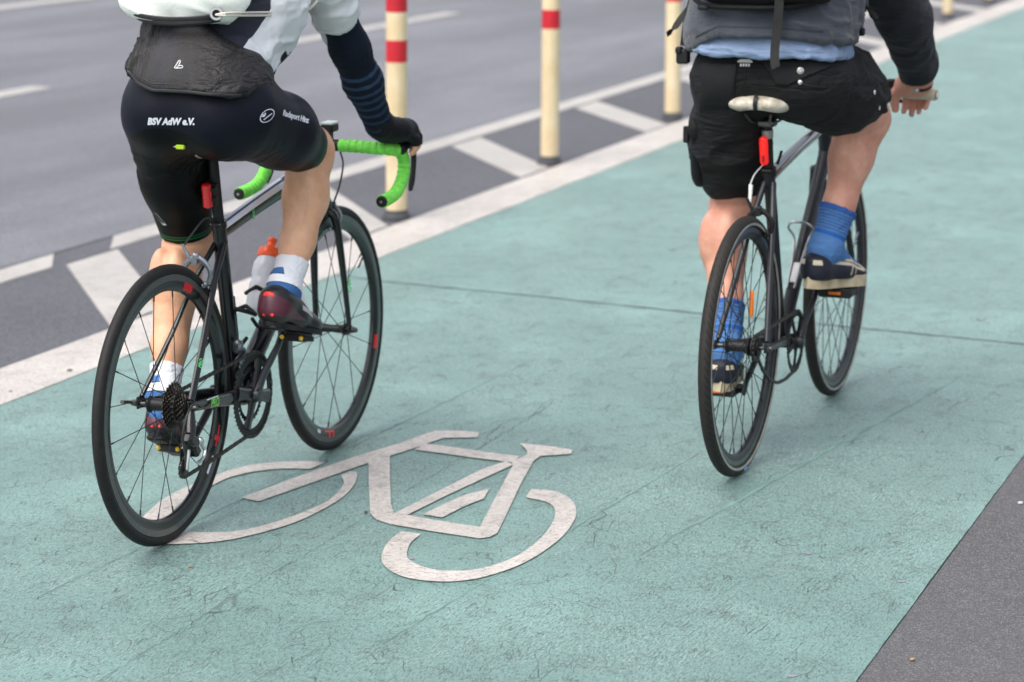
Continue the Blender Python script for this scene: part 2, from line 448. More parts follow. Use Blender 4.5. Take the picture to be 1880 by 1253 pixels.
def lane_paint(name, base, dark, light, crack=(.045, .05, .05), dens=1.):
    m, g = newmat(name, .44, .9)
    # brushed, directional micro texture
    v1 = g.t.nodes.new('ShaderNodeMapping'); v1.inputs['Rotation'].default_value[2] = math.radians(-62); v1.inputs['Scale'].default_value = (1, 3.4, 1)
    g.t.links.new(g.obj, v1.inputs[0]); vv = v1.outputs[0]
    warp = g.t.nodes.new('ShaderNodeTexNoise'); warp.inputs['Scale'].default_value = 2.2; g.t.links.new(g.obj, warp.inputs['Vector'])
    wv = g.t.nodes.new('ShaderNodeVectorMath'); wv.operation = 'MULTIPLY_ADD'; g.t.links.new(warp.outputs['Color'], wv.inputs[0]); wv.inputs[1].default_value = (.55, 1.6, 0); g.t.links.new(vv, wv.inputs[2])
    n1 = g.noise(36, 6, wv.outputs[0], .70); n2 = g.noise(170, 4, wv.outputs[0], .75); big = g.noise(.8, 5); mid = g.noise(6, 5, rough=.65)
    grain = g.noise(300, 3, rough=.7); grain2 = g.noise(60, 5, rough=.8)
    c = g.mix(g.rng(n1, .30, .62, .55, 1.), dark, base)
    c = g.mix(g.rng(grain2, .45, .62, .0, .62), c, dark); c = g.mix(g.rng(g.noise(75, 4, vv, .8), .52, .64, 0, .75), c, light)
    c = g.mix(g.rng(n2, .55, .78, 0, .55), c, light)
    c = g.mix(g.rng(big, .40, .60, 0, .42), c, tuple(x * .80 for x in base)); c = g.mix(g.rng(g.noise(1.7, 4), .50, .64, 0, .45), c, tuple(x * 1.25 for x in base))
    c = g.mix(g.rng(mid, .48, .72, 0, .50), c, tuple((x * .75 + .045) for x in base))
    e1 = g.vor(8, 'DISTANCE_TO_EDGE', wv.outputs[0]); e2 = g.vor(30, 'DISTANCE_TO_EDGE', wv.outputs[0])
    mk1 = g.rng(g.noise(7, 5), .50, .56); mk2 = g.rng(g.noise(12, 5), .54, .60)
    k1 = g.math('MULTIPLY', g.rng(e1, .004, .011, 1, 0), mk1); k2 = g.math('MULTIPLY', g.rng(e2, .012, .034, 1, 0), mk2)
    k = g.math('MAXIMUM', k1, g.math('MULTIPLY', k2, .85), clamp=True)
    c = g.mix(g.math('MULTIPLY', k, .85 * dens), c, crack)
    m4 = g.t.nodes.new('ShaderNodeMapping'); m4.inputs['Rotation'].default_value[2] = math.radians(35); m4.inputs['Scale'].default_value = (1, 9, 1); g.t.links.new(g.obj, m4.inputs[0])
    br = g.noise(26, 4, m4.outputs[0], .7, .4); c = g.mix(g.math('MULTIPLY', g.rng(br, .52, .62, 0, .6), g.rng(g.noise(2.4, 3), .48, .58)), c, light)
    pep = g.noise(62, 4, vv, .8); c = g.mix(g.rng(pep, .53, .61, 0, .86 * dens + .1), c, tuple(x * .30 for x in base))
    pep2 = g.noise(27, 5, wv.outputs[0], .85); c = g.mix(g.rng(pep2, .58, .67, 0, .34 * dens), c, tuple(x * .38 for x in base))
    # pin holes and quartz specks
    pv = g.vor(95, out='Distance'); pc = g.vor(95, out='Color'); sp = g.t.nodes.new('ShaderNodeSeparateColor'); g.t.links.new(pc, sp.inputs[0])
    hole = g.math('MULTIPLY', g.rng(pv, .12, .30, 1, 0), g.rng(sp.outputs[0], .70, .76))
    c = g.mix(g.math('MULTIPLY', hole, .75), c, crack)
    lit = g.math('MULTIPLY', g.rng(pv, .06, .16, 1, 0), g.rng(sp.outputs[1], .93, .96))
    c = g.mix(g.math('MULTIPLY', lit, .8), c, (.75, .78, .76))
    g.color(c)
    h = g.math('SUBTRACT', g.math('ADD', g.math('MULTIPLY', n1, .8), g.math('MULTIPLY', grain, .35)), g.math('MULTIPLY', k, .8))
    g.bump(g.math('SUBTRACT', h, g.math('MULTIPLY', pep, .9)), .8, .005); return m

M_ROAD = asphalt('road_asphalt', (.160, .163, .180), (.24, .24, .25), .9, .15, .25, True)
M_PAVE = asphalt('pavement_asphalt', (.102, .101, .107), (.34, .32, .29), 1.8, .6, .9)
M_BUF = asphalt('buffer_asphalt', (.094, .094, .106), (.22, .22, .23), 1.1, .4, .6)
M_GRND = asphalt('ground_asphalt', (.12, .12, .125), (.3, .28, .26), 1., .3, .4)
M_TEAL = lane_paint('teal_coating', (.192, .332, .300), (.066, .128, .114), (.36, .50, .465))
M_WHITE = lane_paint('road_marking', (.62, .565, .515), (.44, .40, .365), (.69, .65, .60), (.10, .10, .10), .75)
M_LINE = lane_paint('line_marking', (.50, .465, .425), (.38, .355, .33), (.57, .54, .50), (.16, .15, .14), .4)
M_CRACK = mat('crack_tar', (.05, .055, .055), .9)
M_STREAK = mat('tyre_streak', (.17, .255, .24), .8, noise=.3, nscale=60)

def sheet(name, n0, n1, s0, s1, z, m, wob=0., step=.05, th=0., lab=None, kind='structure'):
    """strip between n0 and n1 with slightly uneven edges; real thickness th"""
    b = MB(); k = max(2, int((s1 - s0) / step)); k = min(k, 3400)
    rnd = random.Random(hash(name) % 1000 if False else len(name) * 7 + int(n0 * 10))
    vs = []; a0 = a1 = 0
    for i in range(k + 1):
        s = s0 + (s1 - s0) * i / k
        a0 = a0 * .7 + rnd.uniform(-wob, wob); a1 = a1 * .7 + rnd.uniform(-wob, wob)
        vs += [(s, n0 + a0, z), (s, n1 + a1, z)]
    fs = [(2 * i, 2 * i + 2, 2 * i + 3, 2 * i + 1) for i in range(k)]
    if th:
        o = len(vs); vs += [(x, y, z - th) for x, y, _ in vs]
        for i in range(k): fs += [(2 * i, 2 * i + o, 2 * i + 2 + o, 2 * i + 2), (2 * i + 1, 2 * i + 3, 2 * i + 3 + o, 2 * i + 1 + o)]
        fs += [(0, 1, 1 + o, o), (2 * k, 2 * k + o, 2 * k + 1 + o, 2 * k + 1)]
    b.add(vs, fs); o = b.build(name, m, smooth=False)
    o.rotation_euler = (0, 0, LANE); tag(o, lab, None, None, kind); return o
g0 = MB(); g0.add([(-400, -400, -.02), (400, -400, -.02), (400, 400, -.02), (-400, 400, -.02)], [(0, 1, 2, 3)])
o = g0.build('ground', M_GRND, smooth=False); o.rotation_euler = (0, 0, LANE); tag(o, kind='structure')
S0, S1 = -6, 90
sheet('pavement', -9, 1.0655, S0, S1, -.0025, M_PAVE, 0, 1, .012)
sheet('cycle_lane', 1.067, 4.0, S0, S1, 0., M_TEAL, .0009, .03, .012)
sheet('buffer_strip', 4.0, 5.28, S0, S1, -.006, M_BUF, 0, 1, .010)
sheet('road', 5.285, 26, S0, S1, -.010, M_ROAD, 0, 1, .008)
sheet('edge_line', 3.999, 4.272, S0, S1, .003, M_WHITE, .0015, .08, .006)
# outer thin line in laid pieces with slanted joints, and the dark seam beside it
def quad(name, pts, z, m, th=.004, kind='structure', lab=None):
    b = MB(); k = len(pts); vs = [(x, y, z) for x, y in pts] + [(x, y, z - th) for x, y in pts]
    b.add(vs, [tuple(range(k))] + [(i, k + i, k + (i + 1) % k, (i + 1) % k) for i in range(k)])
    o = b.build(name, m, smooth=False); o.rotation_euler = (0, 0, LANE); return tag(o, lab, None, None, kind)
LA = [(S0, 5.115), (8.35, 5.115), (8.62, 5.27), (S0, 5.27)]
quad('lane_line', LA, -.0025, M_LINE)
quad('lane_line', [(8.80, 5.115), (60, 5.115), (60, 5.27), (9.10, 5.27)], -.0025, M_LINE)
sheet('road_seam', 5.272, 5.292, S0, 60, -.0052, M_CRACK, .003, .15, .003)
for i in range(-1, 9):
    s = 8.41 + 1.99 * i
    if i < -2: continue
    r = random.Random(i + 50); wv = .40 + r.uniform(-.012, .012)
    quad('hatch_stripe', [(s - 1.015, 4.305), (s - 1.015 + wv - .02, 4.305), (s + wv, 5.085), (s, 5.085)], -.002, M_LINE)
for s0, s1 in ((10.3, 14.33), (17.35, 21.5), (25, 29), (33, 37)):
    quad('lane_dash', [(s0, 8.72), (s1, 8.72), (s1 + .02, 8.90), (s0 + .02, 8.90)], -.006, M_LINE)
quad('lane_line', [(S0, 12.95), (60, 12.95), (60, 13.2), (S0, 13.2)], -.006, M_LINE)

# painted bicycle symbol (world coordinates on the lane)
RING_REAR=[((-0.503, 6.544), (-0.54, 6.473)), ((-0.551, 6.557), (-0.591, 6.479)), ((-0.621, 6.551), (-0.646, 6.467)), ((-0.689, 6.525), (-0.703, 6.433)), ((-0.748, 6.469), (-0.751, 6.373)), ((-0.794, 6.386), (-0.783, 6.294)), ((-0.831, 6.317), (-0.814, 6.216)), ((-0.859, 6.256), (-0.833, 6.157)), ((-0.891, 6.157), (-0.848, 6.066)), ((-0.908, 6.058), (-0.852, 5.986)), ((-0.918, 5.963), (-0.843, 5.931)), ((-0.902, 5.869), (-0.825, 5.892)), ((-0.871, 5.801), (-0.806, 5.877)), ((-0.829, 5.764), (-0.784, 5.869)), ((-0.779, 5.764), (-0.749, 5.863)), ((-0.718, 5.779), (-0.686, 5.869)), ((-0.659, 5.813), (-0.627, 5.908)), ((-0.583, 5.889), (-0.569, 5.975)), ((-0.526, 5.967), (-0.516, 6.055)), ((-0.47, 6.083), (-0.47, 6.149)), ((-0.433, 6.188), (-0.446, 6.25)), ((-0.413, 6.294), (-0.439, 6.338)), ((-0.408, 6.391), (-0.45, 6.404)), ((-0.412, 6.444), (-0.431, 6.444))]
RING_FRONT=[((-0.268, 5.871), (-0.22, 5.85)), ((-0.291, 5.807), (-0.242, 5.775)), ((-0.304, 5.723), (-0.248, 5.692)), ((-0.306, 5.642), (-0.243, 5.642)), ((-0.295, 5.582), (-0.227, 5.606)), ((-0.269, 5.524), (-0.203, 5.572)), ((-0.234, 5.485), (-0.168, 5.547)), ((-0.182, 5.462), (-0.134, 5.543)), ((-0.132, 5.46), (-0.1, 5.547)), ((-0.076, 5.485), (-0.06, 5.572)), ((-0.021, 5.539), (-0.015, 5.622)), ((0.031, 5.612), (0.025, 5.692)), ((0.084, 5.723), (0.061, 5.786)), ((0.128, 5.85), (0.089, 5.893)), ((0.155, 5.981), (0.106, 6.004)), ((0.161, 6.072), (0.106, 6.084)), ((0.155, 6.142), (0.093, 6.131)), ((0.135, 6.209), (0.071, 6.159)), ((0.104, 6.25), (0.039, 6.185)), ((0.05, 6.27), (0.04, 6.214))]
SYM_POLYS=[[(-0.692, 6.183), (-0.643, 6.147), (-0.385, 6.543), (-0.282, 6.684), (-0.237, 6.754), (-0.191, 6.82), (-0.097, 6.825), (-0.093, 6.886), (-0.151, 6.907), (-0.217, 6.907), (-0.26, 6.843), (-0.306, 6.768), (-0.444, 6.583), (-0.574, 6.38)], [(-0.387, 6.548), (-0.333, 6.624), (-0.32, 6.362), (-0.306, 6.119), (-0.294, 6.031), (-0.294, 5.928), (-0.336, 5.977), (-0.354, 6.038), (-0.371, 6.287)], [(-0.3, 5.937), (-0.294, 6.04), (-0.199, 5.977), (-0.079, 5.908), (-0.051, 5.822), (-0.078, 5.809), (-0.195, 5.871)], [(-0.079, 5.908), (-0.048, 6.142), (0.003, 6.517), (0.063, 6.597), (0.022, 6.312), (-0.022, 5.959), (-0.036, 5.854), (-0.054, 5.82), (-0.078, 5.809)], [(-0.243, 6.754), (-0.161, 6.712), (-0.072, 6.657), (0.023, 6.61), (-0.001, 6.543), (-0.098, 6.591), (-0.268, 6.684)], [(-0.294, 6.031), (-0.176, 6.275), (-0.083, 6.464), (-0.017, 6.556), (0.003, 6.517), (-0.082, 6.362), (-0.174, 6.19), (-0.267, 6.004)], [(-0.223, 6.022), (-0.172, 6.119), (-0.124, 6.202), (-0.059, 6.27), (-0.072, 6.171), (-0.122, 6.096), (-0.173, 5.993)], [(0.02, 6.757), (0.111, 6.718), (0.166, 6.679), (0.161, 6.635), (0.076, 6.61), (0.059, 6.556), (0.003, 6.503), (-0.001, 6.548), (0.04, 6.624), (0.042, 6.665), (0.033, 6.712)]]

b = MB(); q = 0
for R_ in (RING_REAR, RING_FRONT):
    n = len(R_)
    # densify with catmull-rom
    A = bez([(*a, 0) for a, _ in R_], 8 * n); Bq = bez([(*c, 0) for _, c in R_], 8 * n)
    k = min(len(A), len(Bq)); A, Bq = A[:k], Bq[:k]
    vs = [(p.x, p.y, .0030) for p in A] + [(p.x, p.y, .0030) for p in Bq]
    b.add(vs, [(i, i + 1, k + i + 1, k + i) for i in range(k - 1)])
for i, P in enumerate(SYM_POLYS):
    z = .0030 + .00012 * (i + 1); b.add([(x, y, z) for x, y in P], [tuple(range(len(P)))])
o = b.build('bicycle_symbol', M_WHITE, smooth=False)
tag(o, kind='structure')
o.location.z = 0
# expansion joint, long cracks, hairline cracks and tyre streaks in the coating
H_ = Vector((math.cos(LANE), math.sin(LANE), 0)); N_ = Vector((-math.sin(LANE), math.cos(LANE), 0))
def ribbon(b, pts, wd, z, rnd, jag=.0):
    V = []; n = len(pts)
    for i, p in enumerate(pts):
        a = Vector(pts[max(i - 1, 0)]); c = Vector(pts[min(i + 1, n - 1)]); t = (c - a).normalized(); s = Vector((-t.y, t.x))
        e = math.sin(PI * min(1, (i + .3) / (n - .4))) ** .5 if n > 2 else 1
        ww = wd * (.45 + .55 * e) * rnd.uniform(.6, 1.3) * .5; pp = Vector(p) + s * rnd.uniform(-jag, jag)
        V += [(*(pp + s * ww), z), (*(pp - s * ww), z)]
    b.add(V, [(2 * i, 2 * i + 1, 2 * i + 3, 2 * i + 2) for i in range(n - 1)])
def sub(p, q, k): p, q = Vector(p), Vector(q); return [p + (q - p) * i / k for i in range(k + 1)]
rnd = random.Random(11)
b = MB()
J = [(8.56, 3.995), (8.541, 3.9), (8.506, 3.781), (8.42, 3.1), (8.319, 2.465), (8.261, 1.829), (8.191, 1.319), (8.16, 1.07)]
pts = []
for a, c in zip(J[:-1], J[1:]): pts += sub(a, c, 14)[:-1]
ribbon(b, pts + [Vector(J[-1])], .016, .0012, rnd, .002)
o = b.build('expansion_joint', M_CRACK, smooth=False); o.rotation_euler = (0, 0, LANE); tag(o, kind='structure')
b = MB()
def crack(s, n, ang, L, wd, seed, wig=.5):
    r = random.Random(seed); p = Vector((s, n)); a = ang; pts = [p.copy()]
    for _ in range(max(4, int(L / .014))):
        a = ang + (a - ang) * .75 + r.uniform(-wig, wig); p = p + Vector((math.cos(a), math.sin(a))) * .014
        if not (1.09 < p.y < 3.97): break
        pts.append(p.copy())
    if len(pts) > 2: ribbon(b, pts, wd, .0010 + (seed % 40) * .00003, r)
for i in range(300):
    s = rnd.uniform(4.2, 8.8); n = rnd.uniform(1.1, 3.9)
    base_ = math.radians(-25 + 65 * math.sin(s * 1.3 + n * 2.1)); crack(s, n, base_ + rnd.uniform(-.4, .4), rnd.choice((.04, .06, .09, .14, .22, .30)), rnd.uniform(.0004, .0009), i)
crack(6.88, 2.50, math.radians(181), .62, .0018, 901, .35)
crack(5.6, 3.35, math.radians(5), 1.5, .0011, 902, .25); crack(4.9, 2.6, math.radians(8), 1.1, .001, 903, .3)
crack(6.6, 1.3, math.radians(165), 1.0, .001, 904, .3); crack(5.1, 1.9, math.radians(100), .5, .001, 905, .4)
crack(7.7, 3.4, math.radians(200), .8, .001, 906, .35)
def poly_crack(P, wd, z, jag=.006):
    r = random.Random(int(P[0][0] * 97)); Q = []
    for a_, c_ in zip(P[:-1], P[1:]):
        n_ = max(3, int((Vector(c_) - Vector(a_)).length / .02)); Q += [v + Vector((r.uniform(-jag, jag), r.uniform(-jag, jag))) for v in sub(a_, c_, n_)[:-1]]
    ribbon(b, Q + [Vector(P[-1])], wd, z, r)
poly_crack([(3.9, 2.48), (4.30, 2.485), (4.73, 2.49), (4.91, 2.49), (5.18, 2.48), (5.6, 2.487), (5.88, 2.49)], .0014, .0024, .004)
poly_crack([(6.87, 2.49), (6.68, 2.48), (6.43, 2.48), (5.88, 2.49)], .0020, .0022, .007)
poly_crack([(7.3, 2.50), (8.3, 2.49)], .0012, .0022, .004)
poly_crack([(4.25, 2.21), (4.31, 2.19), (4.53, 2.15), (4.6, 2.17)], .0017, .0025, .008); poly_crack([(4.2, 2.36), (4.31, 2.39), (4.53, 2.43), (4.9, 2.55)], .0012, .0026, .008)
poly_crack([(5.78, 1.97), (5.70, 1.94), (5.62, 1.95), (5.57, 1.91), (5.46, 1.88)], .0024, .0023, .010); poly_crack([(4.84, 2.24), (4.92, 2.19)], .0015, .0027, .006)
o = b.build('coating_cracks', mat('crack_green', (.085, .115, .108), .85), smooth=False); o.rotation_euler = (0, 0, LANE); tag(o, 'hairline dark cracks spread through the green cycle lane coating', kind='structure')
b = MB()
for (s0, n0, s1, n1, wd) in ((5.4, 1.75, 7.6, 1.42, .02), (4.6, 2.9, 7.4, 2.75, .012), (8.9, 2.1, 12.5, 3.2, .015), (4.6, 2.05, 6.4, 1.9, .01)):
    ribbon(b, sub((s0, n0), (s1, n1), 60), wd * .55, .0007, rnd, .002)
M2, g = newmat('tyre_streak2', .8); g.color(g.mix(g.rng(g.noise(9, 5), .40, .62), (.172, .292, .265), (.120, .190, .175)))
o = b.build('tyre_streaks', M2, smooth=False); o.rotation_euler = (0, 0, LANE); tag(o, 'faint dark tyre streaks along the cycle lane', kind='structure')

# small litter: each piece a thing
def toW(s, n, z=0): v = H_ * s + N_ * n; return (v.x, v.y, z)
M_LEAF = mat('dry_leaf', (.30, .13, .06), .8); M_STONE = mat('stone', (.10, .10, .10), .9); M_SPOT = mat('old_gum', (.22, .24, .27), .8); M_PALE = mat('pale_stone', (.6, .6, .58), .8)
def leaf(px, lab, r=.006, m=M_LEAF, name='leaf', cat='leaf', fl=.25, group=None):
    bb = MB(); bb.ball((0, 0, r * fl), r, n=7, sc_=(1.3, .8, fl)); o = bb.build(name, m, smooth=False); o.location = (px[0], px[1], .0005)
    o.rotation_euler = (0, 0, (px[0] * 31 + px[1] * 17) % 3); tag(o, lab, cat, group); return o
leaf((-.744, 5.575), 'tiny rust brown leaf on the green lane below the painted rear wheel', .0055)
leaf((-.365, 6.043), 'small dark pebble on the green lane beside the painted bicycle frame', .006, M_STONE, 'pebble', 'pebble', .6)
for p_, l_ in (((.700, 5.690), 'long flat grey gum spot on the lane near the right edge, the darker one'), ((.885, 5.464), 'flat grey gum spot closest to the pavement edge of the green lane'), ((-.236, 5.649), 'small grey gum spot inside the painted front wheel'), ((.567, 4.82), 'grey gum spot at the bottom edge of the green lane')):
    leaf(p_, l_, .011, M_SPOT, 'gum_spot', 'gum spot', .08, 'trodden gum spots')
leaf((-1.391, 7.700), 'dark crumb lying on the white edge line left of the road bicycle', .009, M_STONE, 'pebble', 'pebble', .5)
leaf((-1.519, 7.406), 'smaller dark crumb on the white edge line at the left picture edge', .006, M_STONE, 'pebble', 'pebble', .5)
leaf((1.287, 6.130), 'white stone chip on the grey pavement at the right edge', .006, M_PALE, 'stone_chip', 'stone', .6)
leaf((.824, 4.921), 'small yellow brown leaf on the grey pavement', .007, mat('leaf_tan', (.36, .24, .10), .8))
leaf((-.659, 6.904), 'pale orange leaf crumb on the lane between the road bicycle wheels', .006, mat('leaf_tan', (.36, .24, .10), .8))

# ------------------------------------------------------------------ bollards
M_POSTC = mat('post_cream', (.74, .62, .42), .5, noise=.10, nscale=9, bump=.2, bscale=60)
M_POSTR = mat('post_red', (.50, .010, .022), .45, noise=.15, nscale=14)
M_POSTB = mat('post_base', (.05, .052, .058), .8, noise=.2, nscale=50)
def dirty_post():
    m, g = newmat('post_cream_dirty', .5, .45)
    z = g.dot((0, 0, 1)); n = g.noise(7, 5); s = g.noise(1, 4, g.scale((45, 45, 3)))
    c = g.mix(g.rng(n, .35, .7), (.72, .61, .41), (.60, .45, .25))
    c = g.mix(g.math('MULTIPLY', g.rng(s, .5, .75), .35), c, (.50, .36, .2))
    g.color(c); return m
M_POSTC = dirty_post()
def bollard():
    e = empty('bollard')
    b = MB(); b.lathe([(0, 0), (.062, 0), (.064, .006), (.060, .022), (.050, .034), (.050, .046), (0, .046)], ax=(0, 0, 1), n=40); b.build('base', M_POSTB, e)
    b = MB(); b.lathe([(0, .044), (.0445, .044), (.0455, .05), (.0455, 1.03), (.043, 1.045), (.036, 1.052), (0, 1.053)], ax=(0, 0, 1), n=40); b.build('post', M_POSTC, e, ang=30)
    for z0, z1 in ((.690, .785), (.905, 1.0)):
        b = MB(); b.lathe([(.0456, z0), (.0464, z0 + .001), (.0464, z1 - .001), (.0456, z1)], ax=(0, 0, 1), n=40); b.build('red_band', M_POSTR, e, ang=30)
    return e
spots = [(9.943, 4.345), (11.892, 4.345), (13.998, 4.350), (16.09, 4.36), (18.2, 4.38), (20.31, 4.40), (22.42, 4.41), (24.52, 4.42)]
labs = ['nearest cream bollard with two red bands, behind the green handlebar end of the road bicycle',
        'cream bollard with a single red band in the photo, standing free between the two cyclists',
        'cream bollard just left of the rider in cargo shorts, beside the loose backpack strap end',
        'cream bollard standing behind the back of the rider in cargo shorts',
        'cream bollard standing behind the grey sleeve of the rider in cargo shorts',
        'cream bollard with its dark foot just left of the right rider\'s hanging sleeve',
        'cream bollard at the top edge, just right of the right rider\'s grey sleeve',
        'farthest cream bollard, only its foot showing at the top right corner']
proto = bollard(); r9 = random.Random(2)
for i, (s, n) in enumerate(spots):
    if i == 0: e = proto
    else:
        e = proto.copy(); COL.objects.link(e)
        for ch in list(proto.children):
            c = ch.copy(); COL.objects.link(c); c.parent = e
    x, y, _ = toW(s, n); e.location = (x, y, -.006); e.rotation_euler = (math.radians(r9.uniform(-.6, .6)), math.radians(r9.uniform(-.5, .5)), r9.uniform(0, 6))
    tag(e, labs[i], 'bollard', 'bollards along the buffer strip')

# ------------------------------------------------------------------ bicycle materials
M_BLACK = mat('frame_black', (.0045, .005, .0065), .26, spec=.4, coat=.25, noise=.2, nscale=30)
M_BLACK2 = mat('frame_dull_black', (.014, .016, .020), .36, spec=.42, noise=.25, nscale=60, bump=.05)
M_MATTE = mat('black_plastic', (.0075, .0075, .0085), .5, spec=.35, noise=.25, nscale=80, bump=.1)
M_TYRE = mat('tyre_rubber', (.0125, .0115, .0115), .62, spec=.3, noise=.35, nscale=60, bump=.15)
M_BTRACK = mat('brake_track', (.13, .145, .14), .35, metal=.7, noise=.15, nscale=90)
M_CARBON = mat('rim_carbon', (.004, .0055, .0065), .25, coat=.3)
M_SPOKE = mat('spoke', (.02, .02, .022), .4, metal=.5)
M_STEEL = mat('steel', (.55, .55, .55), .28, metal=1., noise=.1, nscale=80)
M_DSTEEL = mat('dark_steel', (.10, .10, .10), .38, metal=.9, noise=.3, nscale=120)
M_CHAIN = mat('chain', (.060, .056, .05), .42, metal=.8, noise=.4, nscale=150)
M_GREEN = mat('tape_green', (.21, .76, .10), .6, spec=.3, noise=.22, nscale=70, bump=.4, bscale=500)
M_GREEN2 = mat('decal_green', (.10, .62, .16), .4)
M_WHITEP = mat('decal_white', (.80, .85, .95), .3, noise=.08, nscale=30)
M_NAVY = mat('decal_navy', (.012, .022, .075), .3)
M_RED = mat('decal_red', (.62, .012, .018), .35)
M_CABLE = mat('cable', (.015, .015, .016), .4)
M_YEL = mat('pedal_yellow', (.85, .52, .02), .4)
M_LTRED = mat('tail_light_red', (.40, .004, .006), .15, spec=.6, coat=.6, emit=(.9, .01, .01, .05))
M_LIME = mat('lime_tab', (.38, .58, .02), .5)
M_GREY = mat('calliper_grey', (.22, .24, .27), .3, metal=.8, noise=.2, nscale=80)
M_ORANGE = mat('reflector_orange', (.75, .17, .01), .25)
def tread_mat():
    m, g = newmat('tread_rubber', .7, .3)
    sep = g.t.nodes.new('ShaderNodeSeparateXYZ'); g.t.links.new(g.obj, sep.inputs[0])
    an = g.math('ARCTAN2', sep.outputs['Z'], sep.outputs['X']); ay = g.math('ABSOLUTE', sep.outputs['Y'])
    ph = g.math('ADD', g.math('MULTIPLY', an, 95 / (2 * PI)), g.math('MULTIPLY', sep.outputs['Y'], 85.))
    fr = g.math('FRACT', ph); gr = g.rng(g.math('ABSOLUTE', g.math('SUBTRACT', fr, .5)), .0, .16, 0., 1.)
    lim = g.math('MULTIPLY', g.rng(ay, .0035, .0045), g.rng(ay, .0150, .0135)); gr = g.math('SUBTRACT', 1., g.math('MULTIPLY', g.math('SUBTRACT', 1., gr), lim))
    c = g.mix(gr, (.004, .004, .004), (.024, .0215, .019)); c = g.mix(g.rng(g.noise(40, 5), .4, .7, 0, .6), c, (.014, .013, .012)); g.color(c)
    g.bump(gr, .6, .002); return m
M_TREAD = tread_mat()

def pol(r, a, y=0.): return Vector((r * math.cos(a), y, r * math.sin(a)))
def make_wheel(parent, cx, R, rt, road, nsp, rear, patches=(), phase=0.):
    """rim is the wheel's own mesh; tyre, hub, spokes are its children"""
    b = MB(); ro = R - 2 * rt + .005
    if road: prof = [(ro, .0095), (ro - .002, .0112), (ro - .017, .0115), (ro - .030, .0105), (ro - .040, .0055), (ro - .0425, .0)]
    else: prof = [(ro, .010), (ro - .002, .0115), (ro - .014, .0115), (ro - .022, .0105), (ro - .030, .0065), (ro - .0325, .0)]
    full = prof + [(r, -y) for r, y in prof[-2::-1]] + [(ro - .004, -.006), (ro - .004, .006)]
    k = len(prof); mis = [1] * len(full)
    mis[1] = 0; mis[2 * k - 4] = 0
    b.lathe(full, n=112, closed=True, mis=mis)
    rim = b.build('wheel', [M_BTRACK if road else M_BTRACK, M_CARBON if road else M_BLACK2], parent, ang=25, loc=(cx, 0, R))
    ri = ro - .0425 if road else ro - .0325
    # tyre
    b = MB(); c = R - rt; p = []
    for i in range(20):
        a = 2 * PI * i / 20; p.append((c + rt * math.cos(a), rt * 1.02 * math.sin(a)))
    b.lathe(p, n=112, closed=True); ty = b.build('tyre', M_TYRE if road else M_TREAD, rim, ang=60)
    if not road:
        b = MB(); rr = c - .0045
        for s in (-1, 1):
            b.lathe([(rr + .0032, s * (rt * 1.02 - .0002)), (rr + .0032, s * (rt * 1.02 + .0006)), (rr - .0032, s * (rt * 1.0 + .0004)), (rr - .0032, s * (rt * .98 - .0008))], n=112)
        b.build('reflective_strip', mat('strip_grey', (.38, .36, .33), .3, noise=.4, nscale=30), rim, ang=60)
    # hub
    b = MB(); hw = .0340 if not rear else .030
    fl = [(-.036, .021), (.030 if rear else .036, .019 if not rear else .022)]
    fl = [(-.022 if rear else -.035, .024 if rear else .017), (.036, .020 if rear else .017)]
    b.lathe([(.0, -.048), (.009, -.048), (.009, fl[0][0] - .004), (fl[0][1], fl[0][0] - .003), (fl[0][1], fl[0][0]), (.012 if not rear else .016, fl[0][0] + .006), (.010 if not rear else .014, 0), (.012 if not rear else .015, fl[1][0] - .006), (fl[1][1], fl[1][0]), (fl[1][1], fl[1][0] + .003), (.010, fl[1][0] + .004), (.009, .048), (0, .048)], n=28)
    b.build('hub', M_MATTE, rim, ang=30)
    # spokes
    for i in range(nsp):
        side = i % 2; y, rf = fl[side]; a = 2 * PI * i / nsp + phase
        lead = 1 if (i // 2) % 2 else -1; cr = math.radians(62 if not road else 40)
        if road and not rear: cr = math.radians(35)
        p0 = pol(rf, a + lead * cr, y); p1 = pol(ri, a, .002 * (1 if side else -1))
        sb = MB(); sb.tube([p0, p1], .00115 if road else .0012, n=5)
        d = (p1 - p0).normalized(); sb.tube([p1 - d * .014, p1], .0022, n=6)
        sb.build('spoke', M_SPOKE, rim, smooth=True)
    # valve
    av = phase + .3; sb = MB(); sb.tube([pol(ri + .001, av), pol(ri - .042, av)], .0027, n=8); sb.build('valve', M_STEEL if not road else M_MATTE, rim)
    # decals hugging the right face of the rim
    for (a0, a1, r0, r1, m) in patches:
        b = MB(); n = 8; vs = []
        def ys(r):
            for (ra, ya), (rb, yb) in zip(prof[:-1], prof[1:]):
                if rb <= r <= ra: return ya + (yb - ya) * (r - ra) / (rb - ra)
            return prof[0][1]
        M_ = 5
        for j in range(n + 1):
            a = math.radians(a0 + (a1 - a0) * j / n)
            for q in range(M_ + 1):
                r = r0 + (r1 - r0) * q / M_; vs.append(pol(r, a, -(ys(r) + .0007)))
        b.add(vs, [(j * (M_ + 1) + q, j * (M_ + 1) + q + 1, (j + 1) * (M_ + 1) + q + 1, (j + 1) * (M_ + 1) + q) for j in range(n) for q in range(M_)])
        b.build('rim_decal', m, rim)
    return rim
